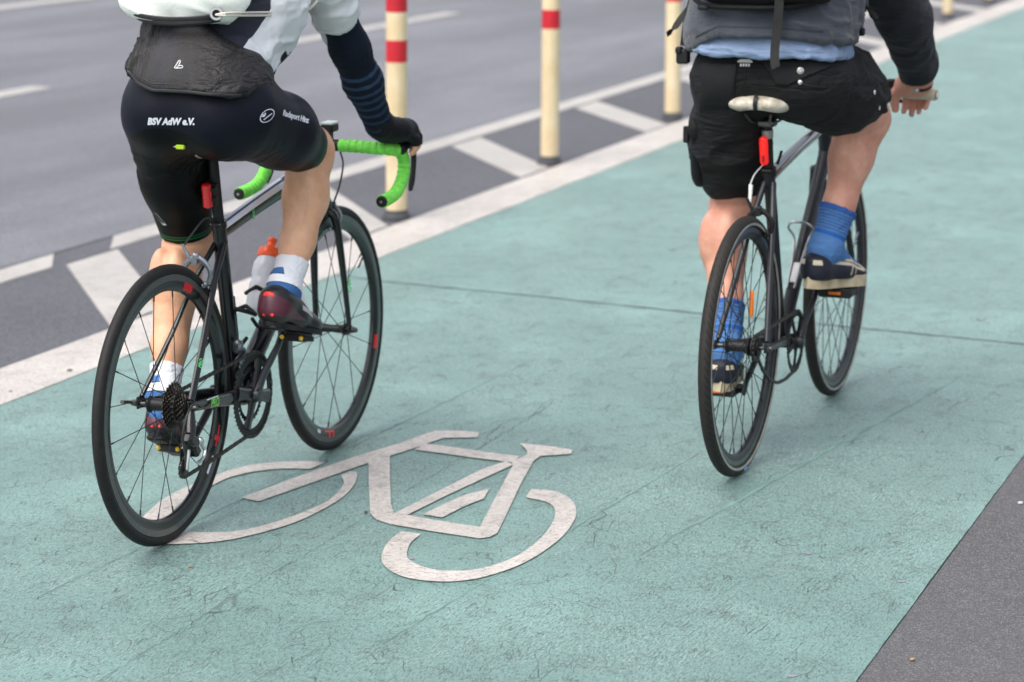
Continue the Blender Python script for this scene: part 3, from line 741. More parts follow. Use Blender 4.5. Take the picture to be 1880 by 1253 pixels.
def gear(b, c, y, teeth, th, hole_r, pitch=.0127, mi=0, n_arm=0, arm_r0=.018, tooth=.0042, phase=0.):
    R = teeth * pitch / (2 * PI); ro = R + tooth * .55; rv = R - tooth * .55
    out = []
    for i in range(teeth):
        for f, r in ((.0, rv), (.28, ro), (.5, ro), (.78, rv)): out.append((2 * PI * (i + f) / teeth + phase, r))
    n = len(out); vs = []
    for s in (-1, 1):
        for a, r in out: vs.append(pol(r, a, y + s * th / 2) + Vector(c))
        for a, r in out: vs.append(pol(hole_r, a, y + s * th / 2) + Vector(c))
    fs = []
    for i in range(n):
        j = (i + 1) % n
        fs += [(i, j, n + j, n + i), (2 * n + i, 3 * n + i, 3 * n + j, 2 * n + j), (i, 2 * n + i, 2 * n + j, j), (n + i, n + j, 3 * n + j, 3 * n + i)]
    b.add(vs, fs, mi)
    return R
def chain_mesh(parent, pts, y0, y1=None, m=M_CHAIN):
    """closed loop of separate-looking links, one mesh; pts are (x,z)"""
    P = [Vector((p[0], p[2] if len(p) > 2 else y0, p[1])) for p in pts]; P.append(P[0]); L = [0]
    for a, c in zip(P[:-1], P[1:]): L.append(L[-1] + (c - a).length)
    n = int(round(L[-1] / .0127 / 2)) * 2; b = MB()
    def at(s):
        s = s % L[-1]
        for i in range(len(L) - 1):
            if s <= L[i + 1]: return P[i] + (P[i + 1] - P[i]) * ((s - L[i]) / max(1e-9, L[i + 1] - L[i]))
        return P[-1]
    for i in range(n):
        a, c = at(L[-1] * i / n), at(L[-1] * (i + 1) / n); t = (c - a).normalized(); w_ = .0032 if i % 2 else .0022
        for s in (-1, 1): b.bar(a - t * .003 + Vector((0, s * w_, 0)), c + t * .003 + Vector((0, s * w_, 0)), .0011, .0078, up=(0, 1, 0) if False else t.cross(Vector((0, 1, 0))), bev=.0004)
        b.tube([a + Vector((0, -.0034, 0)), a + Vector((0, .0034, 0))], .0034, n=7)
    return b.build('chain', m, parent, smooth=False)
def arc(c, r, a0, a1, n=14): return [(c[0] + r * math.cos(math.radians(a0 + (a1 - a0) * i / n)), c[1] + r * math.sin(math.radians(a0 + (a1 - a0) * i / n))) for i in range(n + 1)]
def ntube(name, parent, pts, r, m, n=16, flat=None, up=None):
    b = MB(); b.tube(pts, r, n=n, flat=flat, up=up); return b.build(name, m, parent)
def curve_tube(name, parent, pts, r, m, n=8, k=24):
    b = MB(); b.tube(bez(pts, k), r, n=n); return b.build(name, m, parent)

# ================================================================== ROAD BICYCLE (left)
HL = 1.2254; PLb = (-.8244, 5.790, .0)
EL = empty('road_bicycle', PLb, HL)
tag(EL, 'black racing bicycle with bright green bar tape, ridden by the person in tight navy shorts', 'bicycle')
RL = .336; WB = .987
BB = Vector((.383, 0, .280)); STt = Vector((.313, 0, .712)); HTt = Vector((.893, 0, .812)); HTb = Vector((.930, 0, .690))
make_wheel(EL, 0, RL, .0135, True, 20, True, [(62, 71, .279, .298, M_RED), (-33, -22, .283, .2885, M_RED), (-30, -27.5, .278, .296, M_RED), (-48, -38, .283, .291, M_WHITEP)], .12)
make_wheel(EL, WB, RL, .0135, True, 18, False, [(-22, -14, .279, .298, M_RED), (-108, -96, .2795, .284, M_RED), (-103, -99.5, .280, .297, M_RED), (-98, -95, .280, .297, M_RED), (-118, -114, .284, .293, M_WHITEP)], .35)
b = MB()
b.tube([BB, BB + (STt - BB) * .5, STt + Vector((-.004, 0, .02))], [.021, .0175, .0172], n=20, flat=(1.15, 1), up=(1, 0, 0))
b.tube([BB + Vector((.01, 0, .004)), (BB + HTb) / 2, HTb + Vector((-.012, 0, .012))], [.027, .0265, .0245], n=20, flat=(1, .9), up=(0, 0, 1))
b.tube([BB + Vector((0, .040, 0)), BB + Vector((0, -.040, 0))], .0225, n=24)
b.tube([HTb + Vector((.001, 0, -.006)), (HTb + HTt) / 2, HTt], [.0245, .020, .020], n=20)
for s in (-1, 1):       # stays
    b.tube([STt + Vector((.004, s * .010, -.030)), Vector((.225, s * .026, .600)), Vector((.13, s * .044, .480)), Vector((.010, s * .066, .350))], [.009, .0082, .0078, .0075], n=12, flat=(1.2, .8), up=(1, 0, .6))
    b.tube([BB + Vector((-.012, s * .030, -.002)), Vector((.30, s * .033, .293)), Vector((.18, s * .050, .312)), Vector((.010, s * .066, .334))], [.016, .015, .012, .0085], n=14, flat=(1.3, .75), up=(0, 0, 1))
    b.box((.006, s * .067, .338), (.034, .006, .030), bev=.002)
frL = b.build('frame', M_BLACK, EL)
# top tube: painted facets
b = MB(); N = 20; tt = [STt + Vector((.004, 0, -.006)), STt + (HTt - STt) * .35 + Vector((0, 0, -.006)), STt + (HTt - STt) * .7 + Vector((0, 0, -.010)), HTt + Vector((-.008, 0, -.022))]
b.tube(bez(tt, 12), [.0165 + .0050 * i / 12 for i in range(13)], n=N, flat=(1.35, 1.0), up=(0, 0, 1))
nf = len(b.f)
for i in range(nf - 2):
    k = i % N; st = (i // N) / 12
    # k=0 is the top, growing towards the right-hand side or left-hand side
    a = (k + .5) / N * 360; a = a if a < 180 else a - 360
    mi = 0
    if -40 < a < 22: mi = 1
    if 0 < a < 45 : mi = 1
    if 20 - 22 * st < a < 45 - 10 * st: mi = 2 if st < .99 else 0
    if 45 - 10 * st <= a < 76: mi = 1
    if a < -40: mi = 0
    b.m[i] = mi
b.build('top_tube', [M_BLACK, M_WHITEP, M_NAVY], EL, ang=60)
# decals
def decal_on(name, txt, size, p, ux, uy, m, parent, off=0.): return text_mesh(name, txt, size, p, ux, uy, m, parent, bold=.0006)
ttd = (HTt - STt).normalized()
decal_on('frame_decal', 'PRO', .016, STt + ttd * .155 + Vector((0, -.0200, -.010)), Vector((0, 0, 1)).cross(ttd).cross(ttd) * -1, ttd * -1, M_GREEN2, EL)
csd = (BB - Vector((0, 0, .336))).normalized()
decal_on('frame_decal', 'PRO', .030, (.135, -.0665, .318), (1, .13, -.13), (.13, 0, 1), M_GREEN, EL)
b = MB(); b.bar((.168, -.058, .327), (.09, -.0675, .335), .001, .0025, mi=0); b.build('frame_stripe', M_WHITEP, EL)
for s in (-1, 1):
    p = Vector((.085, s * .0535, .4275)); d = Vector((.12, -s * .022, .13)).normalized()
    decal_on('stay_decal', 'PRO', .013, p + Vector((-.0085, -.006, .0)), d, Vector((-.5, -.8, 0)).cross(d), M_GREEN2, EL)
# seatpost, clamp, saddle
SP = STt + (STt - BB).normalized() * .19
b = MB(); b.tube([STt, SP], .0138, n=18); b.build('seatpost', M_MATTE, EL)
b = MB(); b.tube([STt + Vector((-.001, 0, .005)), STt + Vector((-.004, 0, .022))], .0195, n=20); b.box(STt + Vector((-.022, 0, .014)), (.012, .02, .012), bev=.003); b.tube([STt + Vector((-.022, -.014, .014)), STt + Vector((-.022, .014, .014))], .003, n=8); b.build('seat_clamp', M_BLACK, EL)
b = MB(); b.box(SP + Vector((.0, 0, .002)), (.045, .05, .018), bev=.005); b.build('saddle_clamp', M_DSTEEL, EL)
for s in (-1, 1): curve_tube('saddle_rail', EL, [(.135, s * .030, .925), (.17, s * .024, .908), (.29, s * .022, .908), (.37, s * .01, .935)], .0036, M_STEEL)
sd_ = [el('s', (.175, 0, .945), (.065, .070, .022), .02), el('s', (.26, 0, .950), (.09, .042, .020), .02), el('s', (.36, 0, .948), (.06, .021, .018), .02)]
sdl = sdf_obj('saddle', sd_, .004, [M_MATTE], EL, smooth_it=2)
b = MB(); b.tube(bez([(.128, .045, .949), (.112, .02, .942), (.108, 0, .940), (.112, -.02, .942), (.122, -.04, .947)], 12), .0035, n=8); b.build('saddle_trim', mat('trim_grey', (.5, .5, .48), .4), sdl)
b = MB(); b.box((.102, -.008, .940), (.010, .022, .011), bev=.002); b.build('saddle_tab', M_LIME, sdl)
# tail light hangs below the saddle from the post
LP = Vector((.262, 0, .803)); ax = (STt - BB).normalized()
b = MB(); b.tube([LP + Vector((-.012, 0, 0)) + ax * d for d in (-.030, -.027, .027, .030)], [.008, .0115, .0115, .008], n=20)
for i in range(7): b.tube([LP + Vector((-.012, 0, 0)) + ax * (-.025 + .0075 * i), LP + Vector((-.012, 0, 0)) + ax * (-.022 + .0075 * i)], .0122, n=20)
lt = b.build('tail_light', M_LTRED, EL, ang=30)
b = MB(); b.box(LP + Vector((.012, 0, 0)), (.026, .030, .055), bev=.004); b.tube([LP + ax * -.012, LP + ax * -.004], .0185, n=20); b.tube([LP + ax * .012, LP + ax * .020], .0185, n=20); b.build('light_mount', M_MATTE, lt)
# fork
for_up = (HTt - HTb).normalized(); CR = HTb - for_up * .022
b = MB(); b.tube([HTb - for_up * .004, CR + Vector((0, 0, -.012))], [.0245, .024], n=20)
for s in (-1, 1):
    b.tube(bez([CR + Vector((0, s * .012, 0)), CR + Vector((.006, s * .032, -.022)), CR + Vector((.022, s * .040, -.12)), Vector((WB - .006, s * .048, RL + .05)), Vector((WB, s * .050, RL))], 20), [.0165, .017, .0175, .017, .0165, .0160, .0155, .015, .0145, .014, .0135, .013, .012, .011, .0105, .010, .0098, .0095, .009, .009, .009][:21], n=14, flat=(1, .72), up=(1, 0, 0))
    b.box((WB, s * .051, RL), (.022, .007, .022), bev=.002)
b.build('fork', M_BLACK, EL)
fd = (Vector((WB, -.050, RL)) - CR - Vector((.022, -.040, -.12))).normalized()
decal_on('fork_decal', 'PRO', .020, Vector((WB - .018, -.0575, RL + .125)) + Vector((-.0, -.001, 0)), fd, Vector((-.35, -1, 0)).cross(fd) * 1, M_GREEN2, EL)
for x0, z0, ln in ((0, .336, .066), (WB, .336, .052)):
    b = MB(); b.tube([(x0, -ln - .016, z0), (x0, ln + .016, z0)], .0050, n=12); b.tube([(x0, -ln - .02, z0), (x0, -ln - .006, z0)], [.006, .009], n=12); b.tube([(x0, ln + .006, z0), (x0, ln + .02, z0)], [.009, .007], n=12)
    b.tube([(x0, ln + .017, z0), (x0 - .02, ln + .024, z0 + .006), (x0 - .05, ln + .02, z0 + .012)], [.005, .004, .005], n=8)
    b.build('axle_skewer', M_DSTEEL, EL)
# brakes
def calliper(parent, c, tilt, m, back):
    b = MB(); sg = -1 if back else 1
    for s in (-1, 1):
        b.tube(bez([c + Vector((sg * .022, -s * .008, .028)), c + Vector((sg * .020, s * .018, .014)), c + Vector((sg * .018, s * .036, -.012)), c + Vector((sg * .016, s * .028, -.042))], 10), [.007, .0078, .0078, .0075, .007, .007, .007, .0065, .006, .006][:10] + [.006], n=10, flat=(1, .7))
        b.box(c + Vector((sg * .008, s * .019, -.046)), (.046, .010, .011), bev=.003)
        b.ball(c + Vector((sg * .028, s * .026, -.040)), .0062, n=8)
    b.tube([c + Vector((sg * .034, 0, .014)), c + Vector((0, 0, .014))], .008, n=12)
    b.tube([c + Vector((sg * .022, .018, .020)), c + Vector((sg * .024, .034, .052))], [.005, .004], n=8)
    return b.build('brake', m, parent)
calliper(EL, Vector((.205, 0, .640)), 0, M_GREY, True)
calliper(EL, CR + Vector((.012, 0, -.004)), 0, mat('calliper_bright', (.42, .44, .47), .28, metal=.85, noise=.15, nscale=80), False)
# bars: tops, bends, drops in wrapped tape
BC = Vector((.972, .010, .842))
b = MB(); b.tube([BC + Vector((0, -.055, 0)), BC + Vector((0, .055, 0))], .0159, n=20); b.build('handlebar', M_MATTE, EL)
b = MB(); b.tube([HTt + for_up * .002, HTt + for_up * .030], .019, n=20); b.tube([HTt + for_up * .018, BC], [.017, .015], n=16); b.box(BC + Vector((-.002, 0, 0)), (.040, .042, .042), bev=.008); b.build('stem', M_MATTE, EL)
def taped(s):
    pts = [BC + Vector((0, s * .042, 0)), BC + Vector((.0, s * .10, -.001)), BC + Vector((.004, s * .160, -.004)), BC + Vector((.022, s * .190, -.008)), BC + Vector((.052, s * 0.199, -.016)), BC + Vector((.072, s * 0.201, -.045)), BC + Vector((.058, s * 0.203, -.085)), BC + Vector((.010, s * 0.205, -.118)), BC + Vector((-.050, s * 0.207, -.128)), BC + Vector((-.100, s * 0.208, -.130))]
    P = bez(pts, 240); P2 = []; rr = []; Ls = 0
    for i, p in enumerate(P):
        if i: Ls += (p - P[i - 1]).length
        ph = (Ls / .0185) % 1; rr.append(.0150 + .0028 * min(1, ph * 1.25) ** .7); P2.append(p)
    b = MB(); b.tube(P2, rr, n=18); t = b.build('bar_tape', M_GREEN, EL, ang=50)
    b = MB(); e = P[-1]; d = (P[-1] - P[-2]).normalized(); b.tube([e, e + d * .003, e + d * .005], [.0155, .0155, .013], n=20); b.tube([e + d * .004, e + d * .0065], .004, n=10); b.build('bar_plug', M_MATTE, t); b = MB(); b.tube([e + d * .006, e + d * .0072], .0035, n=10); b.build('plug_screw', M_STEEL, t)
    # hood + lever
    hp = [rc('h', BC + Vector((.045, s * 0.201, -.008)), BC + Vector((.115, s * 0.203, .018)), .0195, .018, .02), el('h', BC + Vector((.125, s * 0.203, .034)), (.017, .014, .022), .02)]
    hd_ = sdf_obj('brake_hood', hp, .005, [M_MATTE], EL)
    b = MB(); b.tube(bez([BC + Vector((.118, s * 0.203, .006)), BC + Vector((.130, s * .206, -.040)), BC + Vector((.112, s * .210, -.085)), BC + Vector((.085, s * .214, -.125))], 12), [.007, .0085, .009, .009, .0085, .008, .008, .008, .0085, .009, .009, .008, .006], n=10, flat=(1, .6)); b.build('brake_lever', M_MATTE, hd_)
taped(-1); taped(1)
# bike computer / front light on the bar
b = MB(); b.box(BC + Vector((.01, -.012, .046)), (.045, .036, .022), bev=.004, mi=0); b.box(BC + Vector((-.002, -.012, .024)), (.03, .022, .034), bev=.004, mi=0); b.build('bar_light', [M_MATTE], EL)
b = MB(); b.box(BC + Vector((.012, -.012, .0585)), (.046, .034, .007), bev=.002); b.build('bike_computer', mat('computer_white', (.62, .68, .68), .3), EL)
# cables
curve_tube('brake_cable', EL, [BC + Vector((-.004, -.048, -.016)), BC + Vector((-.002, -.055, -.050)), BC + Vector((-.016, -.050, -.105)), BC + Vector((-.022, -.036, -.150)), CR + Vector((.030, -.022, .018))], .0026, M_CABLE)
curve_tube('brake_cable', EL, [(.30, 0, .735), (.26, .012, .745), (.215, .024, .715), (.183, .030, .692)], .0026, M_CABLE)
curve_tube('gear_cable', EL, [(.12, -.066, .325), (.07, -.070, .320), (-.01, -.088, .350), (-.062, -.092, .335), (-.085, -.090, .285), (-.07, -.09, .262)], .0028, M_CABLE)
# cassette
b = MB(); tt_ = [28, 25, 23, 21, 19, 17, 16, 15, 14, 13, 12]
for i, t in enumerate(tt_): gear(b, (0, 0, RL), -.0235 - i * .0036, t, .0017, .014, phase=i * .2)
b.tube([(0, -.022, RL), (0, -.062, RL)], .0155, n=20); b.build('cassette', M_CHAIN, EL, smooth=False)
# crankset
cdir = (Vector((.504, 0, .414)) - Vector((.3805, 0, .284))).normalized(); CL = .1755; CC = Vector((.3805, 0, .284))
b = MB()
R52 = gear(b, CC, -.0475, 53, .0026, .086); R34 = gear(b, CC, -.0405, 34, .002, .058)
cr = b.build('chainring', M_MATTE, EL, smooth=False)
b = MB(); cp = math.atan2(cdir.z, cdir.x)
for a in (cp + math.radians(18), cp + math.radians(180 - 60), cp + math.radians(180 + 18), cp - math.radians(60)):
    b.tube([CC + pol(.012, a, -.050), CC + pol(.05, a, -.050), CC + pol(.090, a, -.048)], [.020, .015, .019], n=12, flat=(.38, 1), up=(0, 1, 0))
b.lathe([(0, -.054), (.022, -.054), (.026, -.050), (.026, -.044), (.02, -.040), (0, -.04)], c=CC, n=28); b.build('spider', M_BLACK, cr)
def crank(parent, s, d, CC, CL, y0, m):
    b = MB(); p0 = CC + Vector((0, s * y0, 0)); p1 = CC + d * CL + Vector((0, s * (y0 + .014), 0))
    b.tube([p0 - d * .016, p0, p0 + d * .06, p1 - d * .03, p1, p1 + d * .010], [.010, .0165, .0135, .0115, .0120, .009], n=14, flat=(.62, 1.05), up=(0, 1, 0)); b.lathe([(0, -.012), (.014, -.011), (.017, -.007), (.017, .008), (0, .01)], c=p0, n=24)
    return b.build('crank_arm', m, parent), p1
mcr = mat('crank_grey', (.060, .062, .066), .33, metal=.6, noise=.1)
_, pR = crank(EL, -1, cdir, CC, CL, .058, mcr); _, pL = crank(EL, 1, -cdir, CC, CL, .058, mcr)
def road_pedal(p, s, pitch):
    b = MB(); R = Matrix.Rotation(pitch, 3, 'Y'); o = p + Vector((0, s * .043, 0))
    b.tube([p, p + Vector((0, s * .055, 0))], .0062, n=12, mi=0)
    b.add([o + R @ Vector(v) for v in [(-.030, -.028, -.008), (.045, -.030, -.009), (.052, 0, -.006), (.045, .030, -.009), (-.030, .028, -.008), (-.030, -.026, .008), (.040, -.027, .007), (.048, 0, .008), (.040, .027, .007), (-.030, .026, .008)]], [(4, 3, 2, 1, 0), (5, 6, 7, 8, 9)] + [(i, (i + 1) % 5, 5 + (i + 1) % 5, 5 + i) for i in range(5)], 0)
    for yy in (-.026, .026): b.ball(o + R @ Vector((-.030, yy, .001)), .0062, mi=1, n=10)
    return b.build('pedal', [M_MATTE, M_YEL], EL)
road_pedal(pR, -1, .16); road_pedal(pL, 1, .30)
# derailleurs
b = MB()
b.tube([(-.002, -.070, .325), (-.022, -.078, .296), (-.038, -.085, .272)], [.010, .014, .013], n=12); b.box((-.045, -.092, .268), (.052, .026, .030), Matrix.Rotation(.5, 3, 'Y'), bev=.007)
b.box((-.022, -.080, .245), (.050, .034, .026), Matrix.Rotation(.9, 3, 'Y'), bev=.006)
b.build('rear_derailleur', M_BLACK, EL)
JA, JB = Vector((.004, -.052, .248)), Vector((-.006, -.050, .186))
b = MB()
for y in (-.057, -.045): b.tube([JA + Vector((0, y + .052, .012)), (JA + JB) / 2 + Vector((-.006, y + .051, 0)), JB + Vector((0, y + .050, -.010))], [.010, .008, .011], n=10, flat=(.12, 1), up=(0, 1, 0))
gear(b, JA, 0, 11, .004, .004, pitch=.0115); gear(b, JB, 0, 11, .004, .004, pitch=.0115)
b.build('derailleur_cage', M_DSTEEL, EL, smooth=False)
b = MB(); b.box((-.060, -.090, .225), (.006, .007, .050), Matrix.Rotation(.25, 3, 'Y'), bev=.002); b.ball((-.02, -.102, .262), .010, n=10); b.tube(bez([(.0, -.09, .255), (.012, -.098, .232), (-.005, -.10, .215), (-.03, -.098, .21)], 8), .0042, n=8); b.build('derailleur_link', M_STEEL, EL)
b = MB(); b.box((.345, -.046, .385), (.060, .004, .022), Matrix.Rotation(-.35, 3, 'Y'), bev=.0015); b.box((.345, -.034, .387), (.060, .003, .022), Matrix.Rotation(-.35, 3, 'Y'), bev=.001); b.box((.352, -.024, .410), (.024, .024, .034), bev=.006); b.ball((.335, -.030, .425), .009, n=8)
b.box((.330, -.042, .362), (.012, .010, .040), Matrix.Rotation(.3, 3, 'Y'), bev=.003); b.build('front_derailleur', M_GREY, EL)
# chain: front big ring, cassette middle cog, jockeys
rC = 19 * .0127 / (2 * PI); yc = -.0475
pts = [(p[0], p[1], -.0475) for p in arc((CC.x, CC.z), R52, 97, -112, 26)]
pts += [(.12, .170, -.049)] + [(JB.x + .021 * math.cos(math.radians(a)), JB.z + .021 * math.sin(math.radians(a)), -.050) for a in (-75, -110, -150, 170, 130)] + [(JA.x + .021 * math.cos(math.radians(a)), JA.z + .021 * math.sin(math.radians(a)), -.051) for a in (-40, 0, 45, 90)]
pts += [(rC * math.cos(math.radians(a)), RL + rC * math.sin(math.radians(a)), -.040) for a in (-95, -130, -165, 160, 130, 100)]
chain_mesh(EL, pts, yc)
# bottle cage
def cage(parent, base, d, up, m, wire):
    b = MB(); sdv = Vector((0, 1, 0))
    for s in (-1, 1):
        if wire: P = [base + up * .012 + d * .0, base + up * .03 + sdv * s * .036 + d * .01, base + up * .05 + sdv * s * .040 + d * .06, base + up * .075 + sdv * s * .022 + d * .105]
        else: P = [base + up * .010 + d * .08 + sdv * s * .008, base + up * .030 + d * .065 + sdv * s * .037, base + up * .060 + d * .050 + sdv * s * .036, base + up * .082 + d * .062]
        b.tube(bez(P, 14), .0036 if wire else .0055, n=8)
    b.box(base + up * .008 + d * .05, (.13, .02, .006), Matrix((d, sdv, d.cross(sdv))).transposed(), bev=.002)
    b.tube(bez([base + up * .010 + d * -.02, base + up * .03 + d * -.028, base + up * .07 + d * -.02], 8), .005, n=8)
    return b.build('bottle_cage', m, parent)
DT = (HTb - BB).normalized(); UP = Vector((-DT.z, 0, DT.x))
AXB = Vector((.47, 0, .88)).normalized(); cage(EL, BB + DT * .235 + UP * .024, AXB, Vector((-AXB.z, 0, AXB.x)), M_MATTE, False)
ST = (STt - BB).normalized(); UPs = Vector((ST.z, 0, -ST.x))
cage(EL, BB + ST * .14 + UPs * .018, ST, UPs, M_MATTE, False)
# bottle: a thing of its own, resting in the down tube cage
bo = BB + DT * .222 + UP * .064
eb = empty('water_bottle'); eb.rotation_euler = (0, 0, HL)
Mw = Matrix.Translation(Vector(PLb)) @ Matrix.Rotation(HL, 4, 'Z')
axb = Vector((.47, 0, .88)).normalized(); q = Vector((0, 0, 1)).rotation_difference(axb)
eb.matrix_world = Mw @ Matrix.Translation(bo) @ q.to_matrix().to_4x4()
mbt = mat('bottle_plastic', (.66, .68, .73), .25, spec=.5, noise=.06, nscale=20, sss=.4)
b = MB(); b.lathe([(0, 0), (.033, 0), (.0365, .005), (.0365, .075), (.034, .082), (.0335, .092), (.0365, .100), (.0365, .128), (.030, .142), (.0285, .150), (0, .150)], ax=(0, 0, 1), n=40); b.build('bottle_body', mbt, eb)
b = MB(); b.lathe([(.0305, .146), (.0315, .148), (.0315, .163), (.028, .172), (.014, .180), (.010, .182), (.010, .190), (.0125, .193), (.0125, .199), (.009, .202), (0, .202)], ax=(0, 0, 1), n=40); b.build('bottle_cap', mat('cap_orange', (.85, .10, .02), .35, noise=.05), eb)
tag(eb, 'translucent white sports bottle with orange cap in the road bicycle\'s cage', 'bottle')

# ================================================================== CITY BICYCLE (right)
HR = 1.1998; PRb = (.6010, 6.4389, 0.)
ER = empty('city_bicycle', PRb, HR)
tag(ER, 'plain dark grey bicycle with cream saddle and grips, ridden by the person in cargo shorts', 'bicycle')
RR = .3435; WR = 1.027
BR = Vector((.398, 0, .285)); SR = Vector((.243, 0, .765)); HRt = Vector((.822, 0, .862)); HRb = Vector((.858, 0, .735))
make_wheel(ER, 0, RR, .0165, False, 32, True, (), .05)
make_wheel(ER, WR, RR, .0165, False, 32, False, (), .10)
b = MB(); b.add([pol(.3268, math.radians(-91 + 5 * j / 4), -.0172 if q else -.0166) + pol(.007 * q, math.radians(-91 + 5 * j / 4)) + Vector((0, 0, RR)) for j in range(5) for q in (0, 1)], [(2 * j, 2 * j + 1, 2 * j + 3, 2 * j + 2) for j in range(4)]); b.build('tyre_label', mat('label_blue', (.12, .35, .75), .4), ER)
b = MB()
b.tube([BR, SR + (SR - BR).normalized() * .012], .0158, n=20)
b.tube([BR + Vector((.01, 0, .004)), HRb + Vector((-.006, 0, .020))], .0195, n=20)
b.tube([BR + Vector((0, .036, 0)), BR + Vector((0, -.036, 0))], .021, n=24)
b.tube([HRb, HRt], .0195, n=20); b.lathe([(.0195, -.004), (.0225, -.003), (.0225, .004), (.0195, .005)], c=HRb, ax=HRt - HRb, n=24); b.lathe([(.0195, -.004), (.0225, -.003), (.0225, .004), (.0195, .005)], c=HRt, ax=HRt - HRb, n=24)
for s in (-1, 1):
    b.tube([SR + Vector((.0, s * .012, -.020)), Vector((.175, s * .030, .640)), Vector((.012, s * .066, .358))], [.0085, .0088, .0075], n=12)
    b.tube([BR + Vector((-.012, s * .026, 0)), Vector((.30, s * .034, .300)), Vector((.19, s * .050, .316)), Vector((.012, s * .066, .340))], [.0115, .011, .010, .008], n=12)
    b.box((.004, s * .068, .345), (.040, .005, .026), bev=.002)
b.tube([(.165, -.032, .622), (.165, .032, .622)], .007, n=10)
b.build('frame', M_BLACK2, ER)
b = MB(); tp = bez([SR + Vector((.004, 0, -.004)), (SR + HRt) / 2 + Vector((0, 0, -.010)), HRt + Vector((-.008, 0, -.028))], 4); b.tube(tp, .0168, n=24); b.build('top_tube', mat('toptube_gloss', (.14, .145, .15), .10, metal=.85, spec=.8, coat=.6), ER)
SPr = Vector((.212, 0, .905)); axr = (SPr - SR).normalized()
b = MB(); b.tube([SR, SPr], .0135, n=18); b.build('seatpost', M_MATTE, ER)
b = MB(); b.tube([SPr - axr * .036, SPr - axr * .014], .0155, n=20); b.build('post_collar', mat('collar_grey', (.35, .35, .34), .35, metal=.6), ER)
b = MB(); b.tube([SR + axr * .0, SR + axr * .022], .0198, n=20); b.tube([SR + Vector((-.02, -.012, .014)), SR + Vector((-.02, .014, .014))], .006, n=10); b.bar(SR + Vector((.0, -.022, .03)), SR + Vector((.012, -.030, .066)), .009, .004, bev=.001); b.build('seat_clamp', M_MATTE, ER)
b = MB(); b.box(SPr + Vector((.0, 0, .004)), (.05, .046, .020), bev=.005); b.build('saddle_clamp', M_DSTEEL, ER)
for s in (-1, 1): curve_tube('saddle_rail', ER, [(.120, s * .034, .940), (.16, s * .024, .916), (.28, s * .022, .914), (.37, s * .01, .945)], .0036, M_DSTEEL)
ms, g = newmat('saddle_cream', .42, .5)
g.color(g.mix(g.rng(g.noise(22, 5, rough=.65), .47, .62, 0, .85), (.62, .58, .49), (.34, .29, .21)))
sd_ = [el('s', (.150, .036, .969), (.062, .056, .0255), .03), el('s', (.150, -.036, .969), (.062, .056, .0255), .03), el('s', (.25, 0, .975), (.10, .045, .022), .03), el('s', (.36, 0, .972), (.06, .023, .020), .02)]
def hollow(F, X, Y, Z):
    q = np.sqrt(((X - .20) / .14) ** 2 + (Y / .070) ** 2 + ((Z - .930) / .034) ** 2) - 1
    return np.maximum(F, -q * .03)
sdr = sdf_obj('saddle', sd_, .004, [ms], ER, smooth_it=2, post=hollow)
b = MB(); b.tube(bez([(.102, 0, .994), (.091, 0, .982), (.089, 0, .968), (.094, 0, .956)], 10), .0060, n=10, flat=(.22, 1), up=(1, 0, 0)); b.build('saddle_stripe', M_MATTE, sdr)
b = MB(); LPr = SR + axr * .072 + Vector((-.024, .005, 0))
b.tube([LPr + axr * d for d in (-.040, -.038, -.032, .032, .038, .040)], [.003, .008, .0118, .0118, .008, .003], n=18, flat=(.8, 1), up=(1, 0, 0)); lt = b.build('tail_light', mat('lamp_red2', (.80, .015, .012), .3, emit=(1., .02, .015, .25)), ER)
b = MB(); b.tube([LPr + axr * -.030 + Vector((-.0095, 0, 0)), LPr + axr * -.012 + Vector((-.0095, 0, 0))], .004, n=8); b.build('light_button', mat('btn_red', (.45, .01, .01), .4), lt)
b = MB(); b.tube([LPr + Vector((.018, 0, 0)), LPr + Vector((.004, 0, 0))], .009, n=10); b.build('light_mount', M_MATTE, lt)
# fork and headset
upr = (HRt - HRb).normalized(); CRr = HRb - upr * .026
b = MB(); b.tube([HRb - upr * .004, CRr], .021, n=20); b.box(CRr + Vector((0, 0, -.006)), (.034, .084, .024), bev=.008)
for s in (-1, 1): b.tube(bez([CRr + Vector((0, s * .036, -.002)), CRr + Vector((.035, s * .046, -.12)), Vector((WR - .030, s * .050, RR + .09)), Vector((WR, s * .050, RR))], 14), [.0130, .013, .0128, .0126, .0124, .012, .0115, .011, .0108, .010, .0095, .009, .009][:13], n=14, flat=(1.15, .9), up=(1, 0, 0)); b.box((WR, s * .051, RR), (.022, .006, .022), bev=.002)
fk = b.build('fork', M_BLACK2, ER)
for x0, z0, ln in ((0, RR, .066), (WR, RR, .052)):
    b = MB(); b.tube([(x0, -ln - .012, z0), (x0, ln + .012, z0)], .005, n=12); b.tube([(x0, -ln - .011, z0), (x0, -ln - .004, z0)], .0095, n=6); b.tube([(x0, ln + .004, z0), (x0, ln + .011, z0)], .0095, n=6); b.tube([(x0, -ln - .018, z0), (x0, -ln - .011, z0)], .007, n=12); b.build('axle_nut', M_DSTEEL, ER)
calliper(ER, Vector((.172, 0, .662)), 0, M_MATTE, True); calliper(ER, CRr + Vector((.018, 0, -.012)), 0, M_MATTE, False)
curve_tube('brake_cable', ER, [(.235, .014, .795), (.205, .030, .770), (.185, .036, .74), (.170, .032, .705)], .0019, mat('cable_white', (.6, .6, .58), .4)); b = MB(); b.tube([(.186, .034, .745), (.172, .032, .700)], [.006, .004], n=10); b.build('cable_boot', mat('boot_white', (.75, .75, .72), .5), ER)
curve_tube('brake_cable', ER, [(.86, -.17, .93), (.93, -.12, .96), (.95, -.03, .90), (.90, -.01, .80), CRr + Vector((.045, .015, .05))], .0028, M_CABLE)
